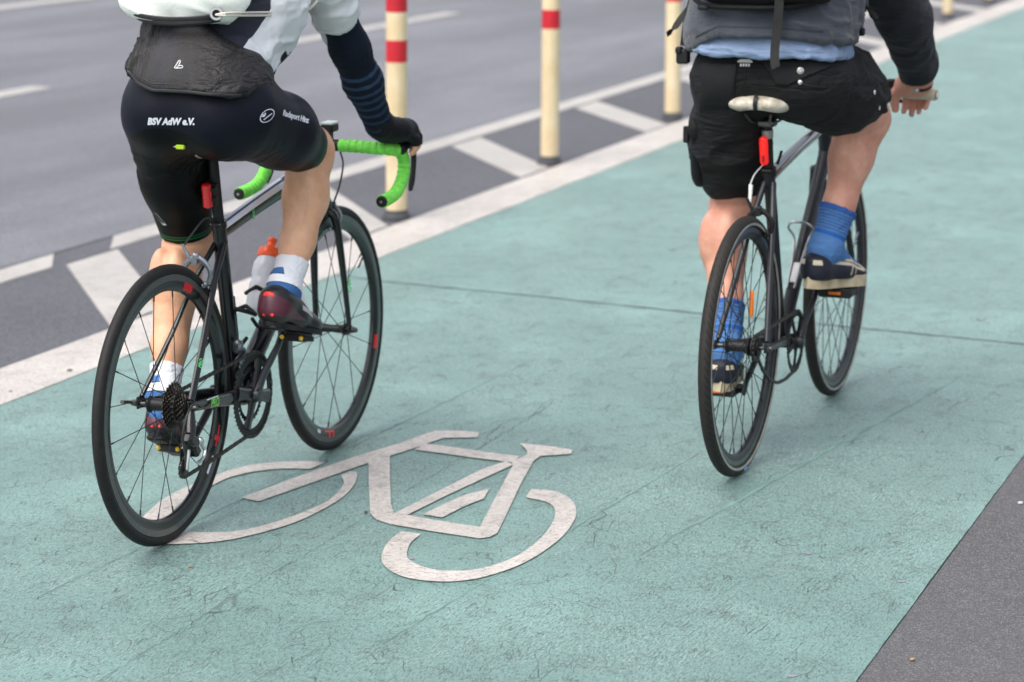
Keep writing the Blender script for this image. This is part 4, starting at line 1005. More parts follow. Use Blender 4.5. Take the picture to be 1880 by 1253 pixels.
# stem, bar, grips, levers
BCr = Vector((.862, 0, .930))
b = MB(); b.tube([HRt, HRt + upr * .045], .018, n=20); b.tube([HRt + upr * .035, BCr], .015, n=16); b.tube([BCr + Vector((0, -.024, 0)), BCr + Vector((0, .024, 0))], .0195, n=20); b.build('stem', M_MATTE, ER)
def barp(s): return bez([BCr, BCr + Vector((0, s * .05, 0)), BCr + Vector((.006, s * .12, .004)), BCr + Vector((.004, s * .19, .004)), BCr + Vector((-.014, s * .318, .003))], 28)
b = MB(); A = barp(1)[::-1]; Bq = barp(-1)[1:]; b.tube(A + Bq, .0112, n=16); b.build('handlebar', M_BLACK, ER)
mg, g = newmat('grip_cream', .6); g.color(g.mix(g.rng(g.noise(40, 4), .4, .7, 0, .6), (.62, .56, .42), (.42, .38, .27)))
for s in (-1, 1):
    b = MB(); p0 = BCr + Vector((.003, s * 0.199, .004)); p1 = BCr + Vector((-.0135, s * .318, .003)); dd = (p1 - p0)
    b.tube([p0 + dd * t for t in (0, .02, .3, .6, .9, .97, 1.)], [.014, .0155, .0160, .0158, .0165, .0172, .016], n=20); gp = b.build('grip', mg, ER)
    b = MB(); b.tube([p1, p1 + dd.normalized() * .004], .0125, n=20); b.build('grip_cap', mat('cap_grey', (.20, .20, .18), .4), gp)
    b = MB(); b.tube([p1 + dd.normalized() * .003, p1 + dd.normalized() * .006], .0100, n=20); b.build('grip_plug', mat('plug_cream', (.75, .72, .64), .4), gp)
    b = MB(); b.tube([BCr + Vector((.004, s * .176, .004)), BCr + Vector((.004, s * .202, .004))], .0175, n=16); b.box(BCr + Vector((.022, s * .180, -.006)), (.03, .022, .018), bev=.004); b.box(BCr + Vector((-.002, s * .186, .026)), (.026, .026, .034), bev=.005)
    b.tube(bez([BCr + Vector((.03, s * .18, -.014)), BCr + Vector((.060, s * .21, -.028)), BCr + Vector((.062, s * .245, -.026)), BCr + Vector((.056, s * .275, -.024))], 10), [.005, .006, .006, .0058, .0055, .005, .005, .005, .0052, .006][:10], n=8); b.build('brake_lever', M_MATTE, ER)
# drivetrain: one ring, one cog, slack chain
CCr = Vector((.3975, 0, .285)); cdr = (Vector((.510, 0, .412)) - CCr).normalized()
b = MB(); RC = gear(b, CCr, -.042, 42, .0026, .070); cr2 = b.build('chainring', M_MATTE, ER, smooth=False)
b = MB()
for i in range(5):
    a = math.atan2(cdr.z, cdr.x) + i * 2 * PI / 5; b.tube([CCr + pol(.012, a, -.044), CCr + pol(.04, a, -.044), CCr + pol(.072, a, -.042)], [.014, .009, .010], n=10, flat=(.35, 1), up=(0, 1, 0))
b.lathe([(0, -.05), (.02, -.05), (.023, -.046), (.023, -.038), (0, -.036)], c=CCr, n=24); b.build('spider', M_MATTE, cr2)
crank(ER, -1, cdr, CCr, .170, .056, M_BLACK2); crank(ER, 1, -cdr, CCr, .170, .056, M_BLACK2)
def flat_pedal(p, s, pitch):
    b = MB(); R = Matrix.Rotation(pitch, 3, 'Y'); o = p + Vector((0, s * .060, 0))
    b.tube([p, p + Vector((0, s * .10, 0))], .007, n=12, mi=0)
    for x in (-.038, .038): b.box(o + R @ Vector((x, 0, 0)), (.012, .092, .026), R, mi=0, bev=.003)
    for y in (-.040, .0, .040): b.box(o + R @ Vector((0, y, 0)), (.070, .012, .022), R, mi=0, bev=.003)
    for x in (-.0445, .0445): b.box(o + R @ Vector((x, 0, 0)), (.003, .034, .008), R, mi=1, bev=.001)
    return b.build('pedal', [M_MATTE, M_ORANGE], ER)
pRr = CCr + cdr * .170 + Vector((0, -.072, 0)); pLr = CCr - cdr * .170 + Vector((0, .072, 0))
flat_pedal(pRr, -1, .03); flat_pedal(pLr, 1, .05)
b = MB(); rc_ = gear(b, (0, 0, RR), -.042, 17, .003, .012); b.tube([(0, -.030, RR), (0, -.050, RR)], .022, n=20); b.lathe([(.010, -.036), (.034, -.037), (.034, -.035), (.01, -.034)], c=(0, 0, RR), n=28); b.build('sprocket', M_MATTE, ER, smooth=False)
pts = [(p[0], p[1], -.042) for p in arc((CCr.x, CCr.z), RC, 98, -100, 26)] + [(.30, .197), (.22, .203), (.14, .228), (.07, .268)]
pts += [(rc_ * math.cos(math.radians(a)), RR + rc_ * math.sin(math.radians(a))) for a in (-65, -100, -140, 180, 140, 105)]
chain_mesh(ER, pts, -.042)
cageb = BR + (HRb - BR).normalized() * .17 + Vector((-.0, 0, .0)); dR = (HRb - BR).normalized(); uR = Vector((-dR.z, 0, dR.x))
b = MB()
for s in (-1, 1): b.tube(bez([cageb + uR * .024 + dR * -.01 + Vector((0, s * .010, 0)), cageb + uR * .030 + dR * .09 + Vector((0, s * .014, 0)), cageb + uR * .040 + dR * .155 + Vector((0, s * .022, 0)), cageb + uR * .068 + dR * .165 + Vector((0, s * .036, 0)), cageb + uR * .100 + dR * .162 + Vector((0, s * .022, 0)), cageb + uR * .104 + dR * .162], 22), .0036, n=8)
b.box(cageb + uR * .023 + dR * .045, (.07, .026, .006), Matrix((dR, Vector((0, 1, 0)), dR.cross(Vector((0, 1, 0))))).transposed(), bev=.002)
b.build('bottle_cage', M_STEEL, ER)
b = MB(); R_ = Matrix.Rotation(-.5, 3, 'Y'); b.box((.10, .002, .44), (.006, .012, .07), bev=.002); b.build('spoke_reflector', M_ORANGE, ER)
# ================================================================== PEOPLE
def skin_mat(name, base, dark, red):
    m, g = newmat(name, .46, .4)
    c = g.mix(g.rng(g.noise(14, 5, rough=.6), .35, .68), base, dark); c = g.mix(g.rng(g.noise(6, 4, rough=.65), .44, .66, 0, .8), c, red)
    c = g.mix(g.rng(g.noise(48, 4, rough=.7), .50, .72, 0, .35), c, red); c = g.mix(g.rng(g.noise(1, 3, g.scale((38, 38, 9))), .60, .72, 0, .30), c, (dark[0] * .8, dark[1] * .92, dark[2] * 1.15))
    hair = g.math('MULTIPLY', g.rng(g.noise(1, 2, g.scale((700, 700, 120))), .62, .70), g.rng(g.noise(20, 2), .4, .6)); c = g.mix(g.math('MULTIPLY', hair, .45), c, (.12, .07, .045))
    v = g.vor(60, out='Distance'); c = g.mix(g.rng(v, .05, .09, .45, 0), c, tuple(x * .45 for x in dark))
    g.color(c)
    g.bump(g.math('ADD', g.math('ADD', g.noise(420, 3), g.math('MULTIPLY', hair, .8)), g.math('MULTIPLY', g.noise(1, 3, g.scale((30, 30, 8))), 5.)), .32, .0018)
    g.b.inputs['Subsurface Weight'].default_value = .10; g.b.inputs['Subsurface Radius'].default_value = (.010, .004, .002); g.b.inputs['Subsurface Scale'].default_value = 1.
    return m
SK1 = skin_mat('skin_warm', (.76, .445, .285), (.60, .31, .175), (.68, .33, .21))
SK2 = skin_mat('skin_ruddy', (.72, .39, .285), (.54, .25, .165), (.66, .27, .20))
M_HAIR = mat('hair_brown', (.06, .035, .02), .6, noise=.4, nscale=80, bump=.6, bscale=180)
M_EYE = mat('eye_dark', (.03, .02, .015), .2)
def head_prims(c, fwd, k=1.):
    """face looks along fwd (unit, in x-z plane)"""
    c = Vector(c); f = Vector(fwd).normalized(); u = Vector((0, 1, 0)).cross(f) * -1; u = Vector((-f.z, 0, f.x)); s = Vector((0, 1, 0))
    R = np.array(Matrix((f, s, u)).transposed())
    P = [el('head', c, (.098, .076, .108), .02, R), el('head', c + f * .030 - u * .055, (.062, .056, .060), .04, R),
         rc('head', c + f * .096 + u * .012, c + f * .112 - u * .022, .009, .015, .012), el('head', c + f * .094 - u * .052, (.012, .026, .010), .01, R),
         el('head', c + f * .070 - u * .092, (.028, .028, .020), .03, R)]
    for q in (-1, 1):
        P += [el('head', c + s * q * .078 - f * .010 - u * .012, (.018, .008, .030), .006, R), el('head', c + f * .082 + s * q * .032 + u * .012, (.012, .014, .010), .01, R)]
    return P, f, u, s
def finish_head(parent_body, c, f, u, s):
    c = Vector(c); b = MB()
    for q in (-1, 1): b.ball(c + f * .0895 + s * q * .031 + u * .010, .010, n=12)
    b.build('eyes', M_EYE, parent_body)
    hp = [el('h', c - f * .014 + u * .020, (.098, .084, .102), .02, np.array(Matrix((f, s, u)).transposed()))]
    sdf_obj('hair', hp, .008, [M_HAIR], parent_body, cuts=[(c + f * .052 + u * .03, f - u * .5), (c - u * .055, -u)], disp=lambda V: .004 * ridge(V, basis((0, 0, 1), 20, 120)))
def hand_prims(w, spec):
    P = []
    for a in spec: P.append(rc(*a))
    return P
def fpoly(tg, pts, r0, r1, k=.006):
    out = []; n = len(pts) - 1
    for i in range(n): out.append(rc(tg, pts[i], pts[i + 1], r0 + (r1 - r0) * i / n, r0 + (r1 - r0) * (i + 1) / n, k))
    return out

# ------------------------------------------------------------------ person on the road bicycle
P1 = empty('person', PLb, HL)
tag(P1, 'rider in tight navy cycling shorts, grey tail vest and striped arm warmers', 'person')
BL = []
BL += [el('pelvis', (.210, -.010, 1.028), (.112, .132, .108), .05), el('pelvis', (.168, .062, 1.012), (.098, .078, .086), .05), el('pelvis', (.168, -.080, 1.012), (.098, .084, .088), .05)]
kR, kL = (.575, -.125, .878), (.385, .124, .672)
BL += [rc('thighR', (.215, -.103, 1.010), (.41, -.122, .948), .098, .086, .05), rc('thighR', (.41, -.122, .948), kR, .086, .056, .03), el('thighR', (.586, -.126, .886), (.040, .042, .048), .04)]
BL += [rc('thighL', (.205, .086, 1.0), (.30, .108, .83), .096, .078, .05), rc('thighL', (.30, .108, .83), kL, .080, .058, .03), el('thighL', (.412, .132, .668), (.036, .042, .046), .04)]
BL += [rc('shinR', kR, (.552, -.125, .765), .052, .054, .03), rc('shinR', (.552, -.125, .765), (.498, -.124, .660), .053, .040, .03), rc('shinR', (.498, -.124, .660), (.432, -.119, .565), .037, .026, .03), el('shinR', (.530, -.108, .780), (.034, .028, .078), .018), el('shinR', (.532, -.146, .790), (.032, .026, .072), .018), rc('shinR', (.603, -.126, .84), (.47, -.120, .58), .030, .018, .04)]
BL += [rc('shinL', kL, (.335, .139, .565), .053, .055, .03), rc('shinL', (.335, .139, .565), (.265, .124, .42), .053, .040, .03), rc('shinL', (.265, .124, .42), (.205, .112, .315), .037, .027, .03), el('shinL', (.303, .116, .575), (.036, .030, .080), .018), el('shinL', (.305, .160, .585), (.034, .028, .072), .018), rc('shinL', (.425, .132, .64), (.245, .118, .33), .028, .018, .04)]
for s, h_, t_ in ((-1, (.375, -.114, .520), (.54, -.122, .448)), (1, (.185, .110, .262), (.32, .126, .180))):
    tg = 'footR' if s < 0 else 'footL'; a_ = (.425, -.118, .560) if s < 0 else (.200, .112, .310)
    BL += [rc(tg, a_, h_, .032, .021, .02), rc(tg, a_, t_, .032, .016, .02), rc(tg, h_, t_, .020, .018, .02)]
BL += [rc('torso', (.215, 0, 1.06), (.40, 0, 1.255), .120, .132, .06, (1, .86, 1)), rc('torso', (.40, 0, 1.255), (.585, 0, 1.40), .134, .112, .06, (1, .80, 1))]
BL += [rc('neck', (.62, 0, 1.44), (.745, 0, 1.535), .056, .052, .04)]
for s in (-1, 1):
    sh = (.60, s * (.150 if s > 0 else .138), 1.385); eb_ = (.765, s * (.172 if s > 0 else .158), 1.125); q_ = s * (.93 if s < 0 else 1.); wr = (.925, q_ * .186, .900)
    BL += [el('torso', (.575, s * .112, 1.385), (.072, .066, .068), .05), rc('uarm', sh, (.695, sh[1] * 1.05, 1.235), .056, .045, .04), rc('uarm', (.695, sh[1] * 1.05, 1.235), eb_, .045, .042, .03), rc('farm', eb_, (.83, s * (.178 if s > 0 else .166), 1.03), .044, .043, .03), rc('farm', (.83, s * (.178 if s > 0 else .166), 1.03), wr, .042, .030, .03)]
    # hand over the hood
    BL += [rc('hand', wr, (.985, q_ * .206, .888), .028, .030, .02, (1, .9, 1.2)), rc('hand', (.985, q_ * .206, .888), (1.035, q_ * .212, .886), .031, .030, .02, (1, .9, 1.2))]
    BL += fpoly('thumb', [(.985, q_ * .186, .884), (1.030, q_ * .181, .868), (1.052, q_ * .186, .846)], .013, .010)
    for i, (x, y, z, L_) in enumerate([(1.066, .199, .892, 1.), (1.058, .222, .888, 1.03), (1.040, .236, .880, .95), (1.018, .240, .872, .8)]):
        BL += fpoly('finger', [(x - .02, q_ * (y - .004), z), (x + .012 * L_, q_ * (y + .008), z - .016 * L_), (x + .014 * L_, q_ * (y + .010), z - .042 * L_), (x + .002, q_ * (y - .002), z - .064 * L_)], .0100, .0078, .005)
hp, f_, u_, s_ = head_prims((.835, 0, 1.615), (.93, 0, -.2)); BL += hp
def crease(knees):
    def f(V):
        d = .0016 * (vnoise(V * 26, 3) - .5) * 2
        for kn, th, sh_ in knees:
            kn = np.array(kn); th = np.array(th, float) / np.linalg.norm(th); sh_ = np.array(sh_, float) / np.linalg.norm(sh_)
            nb = th - sh_; nb /= np.linalg.norm(nb); bk = -(th + sh_); bk /= -np.linalg.norm(bk)      # nb: across the fold, bk: towards the hollow of the knee
            q = V - kn; t = q @ nb; h = q @ bk; near = np.exp(-((q ** 2).sum(1) / .095 ** 2) ** 2)
            d = d - .0055 * np.exp(-(t / .0055) ** 2) * np.clip(h / .03, 0, 1) * near
            d = d - .0018 * np.exp(-((t - .014) / .005) ** 2) * np.clip(h / .03, 0, 1) * near
        return d
    return f
bodyL = sdf_obj('body', BL, .0045, [SK1], P1, smooth_it=3, disp=crease([(kR, (-.4, .02, .13), (-.12, 0, -.3)), (kL, (-.17, -.03, .33), (-.1, 0, -.3))]))
finish_head(bodyL, (.835, 0, 1.615), f_, u_, s_)
# hair over a helmetless head is enough: above the picture
# shorts
def lycra(name):
    m, g = newmat(name, .48, .14)
    # black lower seat panel, navy above; boundaries are seams on the garment itself
    z = g.dot((0, 0, 1)); y = g.dot((0, 1, 0)); x = g.dot((1, 0, 0))
    arch = g.math('SUBTRACT', g.math('SUBTRACT', .985, g.math('MULTIPLY', g.math('POWER', g.math('ABSOLUTE', g.math('SUBTRACT', y, .03)), 2.), 3.2)), z)
    f = g.rng(arch, -.001, .001)
    c = g.mix(g.rng(g.noise(300, 2), .3, .7), (.0048, .0064, .0125), (.0062, .008, .0150))
    c = g.mix(f, c, (.0022, .0024, .003))
    seam = g.rng(g.math('ABSOLUTE', arch), .0, .0018, 1, 0); c = g.mix(g.math('MULTIPLY', seam, .8), c, (.002, .002, .003))
    s2 = g.math('ADD', g.math('MULTIPLY', y, 1.), g.math('ADD', g.math('MULTIPLY', x, .55), g.math('MULTIPLY', z, -.25)))
    seam2 = g.rng(g.math('ABSOLUTE', g.math('ADD', s2, .200)), .0, .0016, 1, 0); c = g.mix(g.math('MULTIPLY', seam2, .7), c, (.003, .004, .007))
    # green double stripe above both hems
    for hem, ax_ in ((HEMR, AXR), (HEML, AXL)):
        d = g.math('SUBTRACT', g.dot(tuple(ax_)), float(np.dot(hem, ax_)))
        near = g.rng(g.math('ABSOLUTE', g.math('SUBTRACT', y, float(hem[1]))), .105, .11, 1, 0)
        for o_, w_ in ((-.014, .0016), (-.022, .0012)):
            st = g.math('MULTIPLY', g.rng(g.math('ABSOLUTE', g.math('SUBTRACT', d, o_)), w_, w_ + .0008, 1, 0), near)
            c = g.mix(g.math('MULTIPLY', st, .85), c, (.01, .16, .045))
    g.color(c)
    g.bump(g.math('ADD', g.noise(500, 2), g.math('MULTIPLY', g.noise(12, 3), 1.5)), .12, .002)
    return m
AXR = np.array([.935, -.06, -.35]); AXR /= np.linalg.norm(AXR); AXL = np.array([.30, .03, -.95]); AXL /= np.linalg.norm(AXL)
HEMR = np.array([.548, -.120, .890]); HEML = np.array([.378, .131, .688])
MS1 = lycra('lycra_navy')
shp = sel(BL, 'pelvis', 'thighR', 'thighL') + [rc('w', (.215, 0, 1.06), (.25, 0, 1.10), .120, .124, .06, (1, .86, 1))]
def shorts_disp(V):
    fold = ridge(V, basis((.3, .9, -.2), 9, 60), 3) ** 3 * np.exp(-(((V[:, 0] - .23) / .08) ** 2 + ((V[:, 2] - .88) / .05) ** 2))
    return .0006 * ridge(V, basis((1, 0, 0), 6, 30), 1) + .004 * fold
shL = sdf_obj('cycling_shorts', shp, .004, [MS1], P1, grow=.0045, cuts=[(HEMR, AXR), (HEML, AXL), ((.25, 0, 1.125), (0, 0, 1))], smooth_it=3, disp=shorts_disp)
VL = Vector((.885, .450, -.12)); UXL = Vector((.450, -.893, 0)); UYL = Vector((0, 0, 1))
MT = mat('print_white', (.60, .62, .70), .5)
text_mesh('lettering', 'BSV AdW e.V.', .0215, (.06, -.006, 1.004), UXL + Vector((0, 0, -.02)), UYL, MT, shL, shL, VL, shear=.22, bold=.0012, sx=.86)
text_mesh('lettering', 'Radsport Hinz', .0190, (.362, -.186, .990), UXL * .90 + Vector((.18, 0, -.30)), UYL + UXL * .12, MT, shL, shL, VL, shear=.15, bold=.0010, sx=.62)
def ring_emblem():
    b = MB(); o = Vector((.20, -.188, 1.010)); ux = (UXL + Vector((0, 0, .10))).normalized(); uy = (UYL + UXL * .35).normalized(); n = 36
    A_ = (ux * .50 + uy * .87).normalized(); B_ = (ux * .87 - uy * .50).normalized()   # long and short axis of the tilted oval
    def pt(a, r): return o + A_ * math.cos(a) * r + B_ * math.sin(a) * r * .66
    vs = []
    for i in range(n): a = 2 * PI * i / n; vs += [pt(a, .0205), pt(a, .0178)]
    b.add(vs, [(2 * i, 2 * i + 1, (2 * i + 3) % (2 * n), (2 * i + 2) % (2 * n)) for i in range(n)])
    b.add([o + A_ * x + B_ * y for x, y in ((-.0135, .0010), (.0105, .0065), (.0115, .0038), (-.0125, -.0015))], [(0, 1, 2, 3)])
    c0 = Vector((-.006, -.0035))
    for k, (a_, l_) in enumerate(((25, .013), (62, .0105), (100, .009))):
        d = Vector((math.cos(math.radians(a_)), -math.sin(math.radians(a_)))); q = Vector((-d.y, d.x)) * .0024; m_ = c0 + d * l_ * .55; t_ = c0 + d * l_
        b.add([o + A_ * p.x + B_ * p.y for p in (c0, m_ + q, t_, m_ - q)], [(0, 1, 2, 3)])
    e = b.build('emblem', MT, shL, smooth=False, fix=False); drape(e, shL, VL, .0015)
ring_emblem()
b = MB(); b.add([(x, y, z) for x, y, z in [(.235, .142, .755), (.238, .135, .755), (.262, .118, .722), (.258, .126, .722)]], [(0, 1, 2, 3)])
e = b.build('reflective_tab', mat('tab_grey', (.5, .5, .47), .4), shL, smooth=False, fix=False); drape(e, shL, VL, .0015)
# jersey
def jersey_mat():
    m, g = newmat('jersey', .6, .3)
    y = g.dot((0, 1, 0)); x = g.dot((1, 0, 0)); z = g.dot((0, 0, 1)); ay = g.math('ABSOLUTE', y)
    depth = g.math('ADD', g.math('MULTIPLY', g.math('SUBTRACT', x, .215), .725), g.math('MULTIPLY', g.math('SUBTRACT', z, 1.06), -.689))   # + is chest side
    tt_ = g.math('ADD', g.math('MULTIPLY', g.math('SUBTRACT', x, .215), .689), g.math('MULTIPLY', g.math('SUBTRACT', z, 1.06), .725)); side = g.rng(g.math('SUBTRACT', g.math('ADD', ay, g.math('MULTIPLY', depth, .45)), g.math('MULTIPLY', tt_, .275)), .0700, .0712)
    front = g.math('MULTIPLY', g.rng(g.math('ADD', depth, g.math('MULTIPLY', g.noise(22, 3), .02)), .060, .0615), g.rng(z, 1.25, 1.245))
    c = g.mix(side, (.022, .025, .040), (.78, .80, .83)); c = g.mix(front, c, (.008, .009, .012))
    sl = g.math('MAXIMUM', g.rng(ay, .158, .160), g.math('MULTIPLY', g.rng(x, .605, .61), g.rng(ay, .092, .096))); c = g.mix(sl, c, (.66, .69, .70))
    g.color(c); g.bump(g.noise(420, 2), .15, .001); return m
jp = sel(BL, 'torso') + [p for p in BL if p.tag == 'uarm'] + sel(BL, 'pelvis')
def jdisp(V):
    side = np.clip((np.abs(V[:, 1]) - .06) / .06, 0, 1)
    return .0100 * side * ridge(V, basis((.35, -.85, .1), 3, 26), 5) ** 2.5 + .0025 * side * ridge(V, basis((.35, -.85, .1), 6, 55), 9) ** 2 + .002 * ridge(V, basis((1, 0, .6), 8, 40), 6)
ac = Vector((.745, 0, 1.165)); ad = Vector((.62, 0, -.78)).normalized()
def jpost(F, X, Y, Z):
    cut = np.where(np.abs(Y) > .118, (X - .700) * ad.x + (Z - 1.192) * ad.z, -.1)
    return np.maximum(F, cut)
jer = sdf_obj('jersey', jp, .0045, [jersey_mat()], P1, grow=.007, cuts=[((.25, 0, 1.10), (0, 0, -1)), ((.66, 0, 1.46), (.7, 0, .7))], smooth_it=2, disp=jdisp, post=jpost)
for s in (-1, 1):
    o_ = Vector((.686, s * (.157 if s > 0 else .145), 1.209)); b = MB(); b.tube([o_ + Vector((ad.z * -.0535 * math.cos(a), .0535 * math.sin(a), ad.x * .0535 * math.cos(a))) for a in np.linspace(0, 2 * PI, 40)[:-1]], .0012, n=5, closed=True); b.build('sleeve_seam', mat('cuff_white', (.50, .53, .55), .6), jer)
# arm warmers
def warmer_mat():
    m, g = newmat('arm_warmer', .75, .15)
    d = g.dot((.565, 0, -.825)); d = g.math('SUBTRACT', d, float(np.dot((.565, 0, -.825), (.800, 0, 1.075)))); d = g.math('ADD', d, g.math('MULTIPLY', g.noise(9, 2), .008))
    fr = g.math('FRACT', g.math('DIVIDE', d, .0265)); st = g.rng(g.math('ABSOLUTE', g.math('SUBTRACT', fr, .5)), .17, .22, 1, 0); on = g.rng(d, -.003, .0)
    fade = g.rng(d, 0, .21, 1., .5)
    c = g.mix(g.noise(200, 2), (.0045, .0085, .018), (.008, .013, .025)); c = g.mix(g.math('MULTIPLY', g.math('MULTIPLY', st, on), fade), c, (.026, .055, .110)); g.color(c)
    g.bump(g.math('ADD', g.noise(300, 2), g.math('MULTIPLY', st, 1.)), .25, .0012); return m
MW = warmer_mat()
for s in (-1, 1):
    ps = [p for p in BL if p.tag in ('uarm', 'farm') and (p.lo[1] + p.hi[1]) * s > 0]
    wa = Vector((.925, s * .196, .900)); sdf_obj('arm_warmer', ps, .004, [MW], P1, grow=.004, cuts=[((.690, 0, 1.205), -ad), (wa, (.57, 0, -.82))], smooth_it=2,
        disp=lambda V: .0032 * ridge(V, basis((.1, 1, .1), 8, 62), 8) ** 2 * np.clip((1.16 - V[:, 2]) / .06, .15, 1))
    gp = [p for p in BL if p.tag in ('hand', 'thumb') and (p.lo[1] + p.hi[1]) * s > 0]
    fp = [p for p in BL if p.tag == 'finger' and (p.lo[1] + p.hi[1]) * s > 0]
    fp = [p for i, p in enumerate(fp) if i % 3 < 2]
    gl = sdf_obj('glove', gp + fp + [rc('g', (.900, s * (.186 if s > 0 else .172), .932), (.95, s * (.190 if s > 0 else .178), .894), .033, .031, .02)], .0035, [mat('glove_black', (.006, .0065, .009), .6, spec=.2, noise=.3, nscale=90, bump=.3)], P1, grow=.0036, cuts=[((.905, 0, .930), (-.57, 0, .82)), ((0, 0, .842), (0, 0, -1))], smooth_it=2, disp=lambda V: .0016 * ridge(V, basis((0, 1, 0), 20, 60), 2))
    b = MB()
    b.tube(bez([(.948, s * .172, .9215), (.958, s * .179, .9235), (.952, s * .187, .921)], 6), .0022, n=6); b.tube(bez([(.966, s * .172, .9215), (.976, s * .179, .9225), (.968, s * .188, .920)], 6), .0022, n=6); b.build('glove_print', mat('print_grey', (.35, .38, .42), .5), gl)
# windbreaker tail over the hips
mg_, g = newmat('windbreaker', .5, .3)
c = g.mix(g.rng(g.noise(7, 3), .35, .7), (.018, .017, .0185), (.026, .0235, .0235)); yy = g.dot((-.15, 1, .12)); pn = g.math('MULTIPLY', g.rng(yy, .118, .1185), g.rng(yy, .176, .1765, 1, 0)); c = g.mix(g.math('MULTIPLY', pn, .5), c, (.029, .029, .037)); g.color(c)
lfm = g.rng(g.dot((0, 1, 0)), .02, .10); rgm = g.rng(g.dot((0, 1, 0)), -.04, -.12)
fv = g.noise(1, 3, g.scale((8, 62, 7)), .55, .6); fd = g.noise(1, 3, g.scale((14, 22, 48)), .55, .8)
g.bump(g.math('ADD', g.noise(380, 2), g.math('ADD', g.math('MULTIPLY', g.noise(10, 3, dist=1.5), 3.), g.math('ADD', g.math('MULTIPLY', g.math('MULTIPLY', fv, lfm), 16.), g.math('MULTIPLY', g.math('MULTIPLY', fd, rgm), 13.)))), .55, .004)
gp_ = [el('g', (.210, -.010, 1.078), (.126, .138, .118), .05), el('g', (.160, .036, 1.075), (.098, .088, .080), .05), el('g', (.160, -.075, 1.065), (.104, .090, .075), .05), rc('g', (.225, 0, 1.10), (.290, .004, 1.20), .118, .120, .06, (1, .88, 1)), el('g', (.245, -.128, 1.090), (.066, .032, .040), .03)]
def gdisp(V):
    x, y, z = V.T
    lf = np.clip((y - .02) / .10, 0, 1)
    d = .0150 * lf * ridge(V, basis((-.15, -.35, -1), 3.5, 30), 11) ** 3 + .003 * lf * ridge(V, basis((-.15, -.30, -1), 5, 55), 12) ** 2
    rt = np.clip((-.02 - y) / .12, 0, 1) * np.clip((1.13 - z) / .05, 0, 1)
    d = d + .0085 * rt * ridge(V, basis((.5, -.8, .35), 4, 24), 13) ** 2.5 + .0025 * rt * ridge(V, basis((.5, -.8, .5), 8, 50), 16) ** 2
    d = d + .0045 * ridge(V, basis((.2, 1, 0), 5, 16), 14)
    gather = np.exp(-((z - 1.195) / .022) ** 2) * lf
    return d + .005 * gather * ridge(V, basis((0, 0, 1), 5, 70), 15)
def gpost(F, X, Y, Z):
    hem = 1.078 + .75 * np.clip(Y - .03, 0, 1) ** 1.25 - .085 * np.clip(-Y - .06, 0, 1) + .0 * X          # hem dips to the right
    F = np.maximum(F, hem - Z)
    top = 1.222 - .62 * np.clip(-Y - .035, 0, 1)
    return np.maximum(F, Z - top)
wb = sdf_obj('windbreaker', gp_, .004, [mg_], P1, grow=.004, cuts=[((.30, 0, 1.1), (1, 0, .12))], smooth_it=2, disp=gdisp, post=gpost)
# rolled hem cords following the hem
def hem_line(z_off, x0, rad, name, m, ys, par):
    pts = []
    bv = BVHTree.FromPolygons([v.co for v in wb.data.vertices], [tuple(p.vertices) for p in wb.data.polygons])
    for i in range(len(ys)):
        y = ys[i]; zz = 1.078 + .75 * max(y - .03, 0) ** 1.25 - .085 * max(-y - .06, 0) + z_off
        h = bv.ray_cast(Vector((-.3, y, zz + .006)), Vector((1, 0, 0)))
        if h[0] is not None: pts.append(Vector((h[0].x - .001, y, zz)))
    if len(pts) > 3:
        b = MB(); b.tube(pts, rad, n=8); b.build(name, m, par)
hem_line(-.001, 0, .0042, 'hem_piping', mat('piping_black', (.006, .006, .007), .5), list(np.linspace(.160, -.168, 50)), wb)
hem_line(.014, 0, .0016, 'hem_seam', mat('piping_black', (.006, .006, .007), .5), list(np.linspace(.160, -.10, 40)), wb)
b = MB(); o_ = Vector((.08, -.020, 1.137)); sc2 = .0015
pts2 = [(-.0095, -.0085), (-.0005, .0065), (.0010, .0090), (.0038, .0093), (.0045, .0070), (.0020, .0010), (.0000, -.0030), (.0068, -.0030), (.0092, -.0045), (.0092, -.0072), (.0070, -.0088), (-.0070, -.0090)]
b.tube([o_ + UXL * x * 1.05 + UYL * y for x, y in pts2], .0010, n=6, closed=True); b.tube([o_ + UXL * x * 1.05 + UYL * y for x, y in [(.0000, -.0030), (-.0042, -.0080)]], .0009, n=6)
e = b.build('logo', mat('logo_silver', (.62, .64, .66), .4), wb); drape(e, wb, VL, .0012)
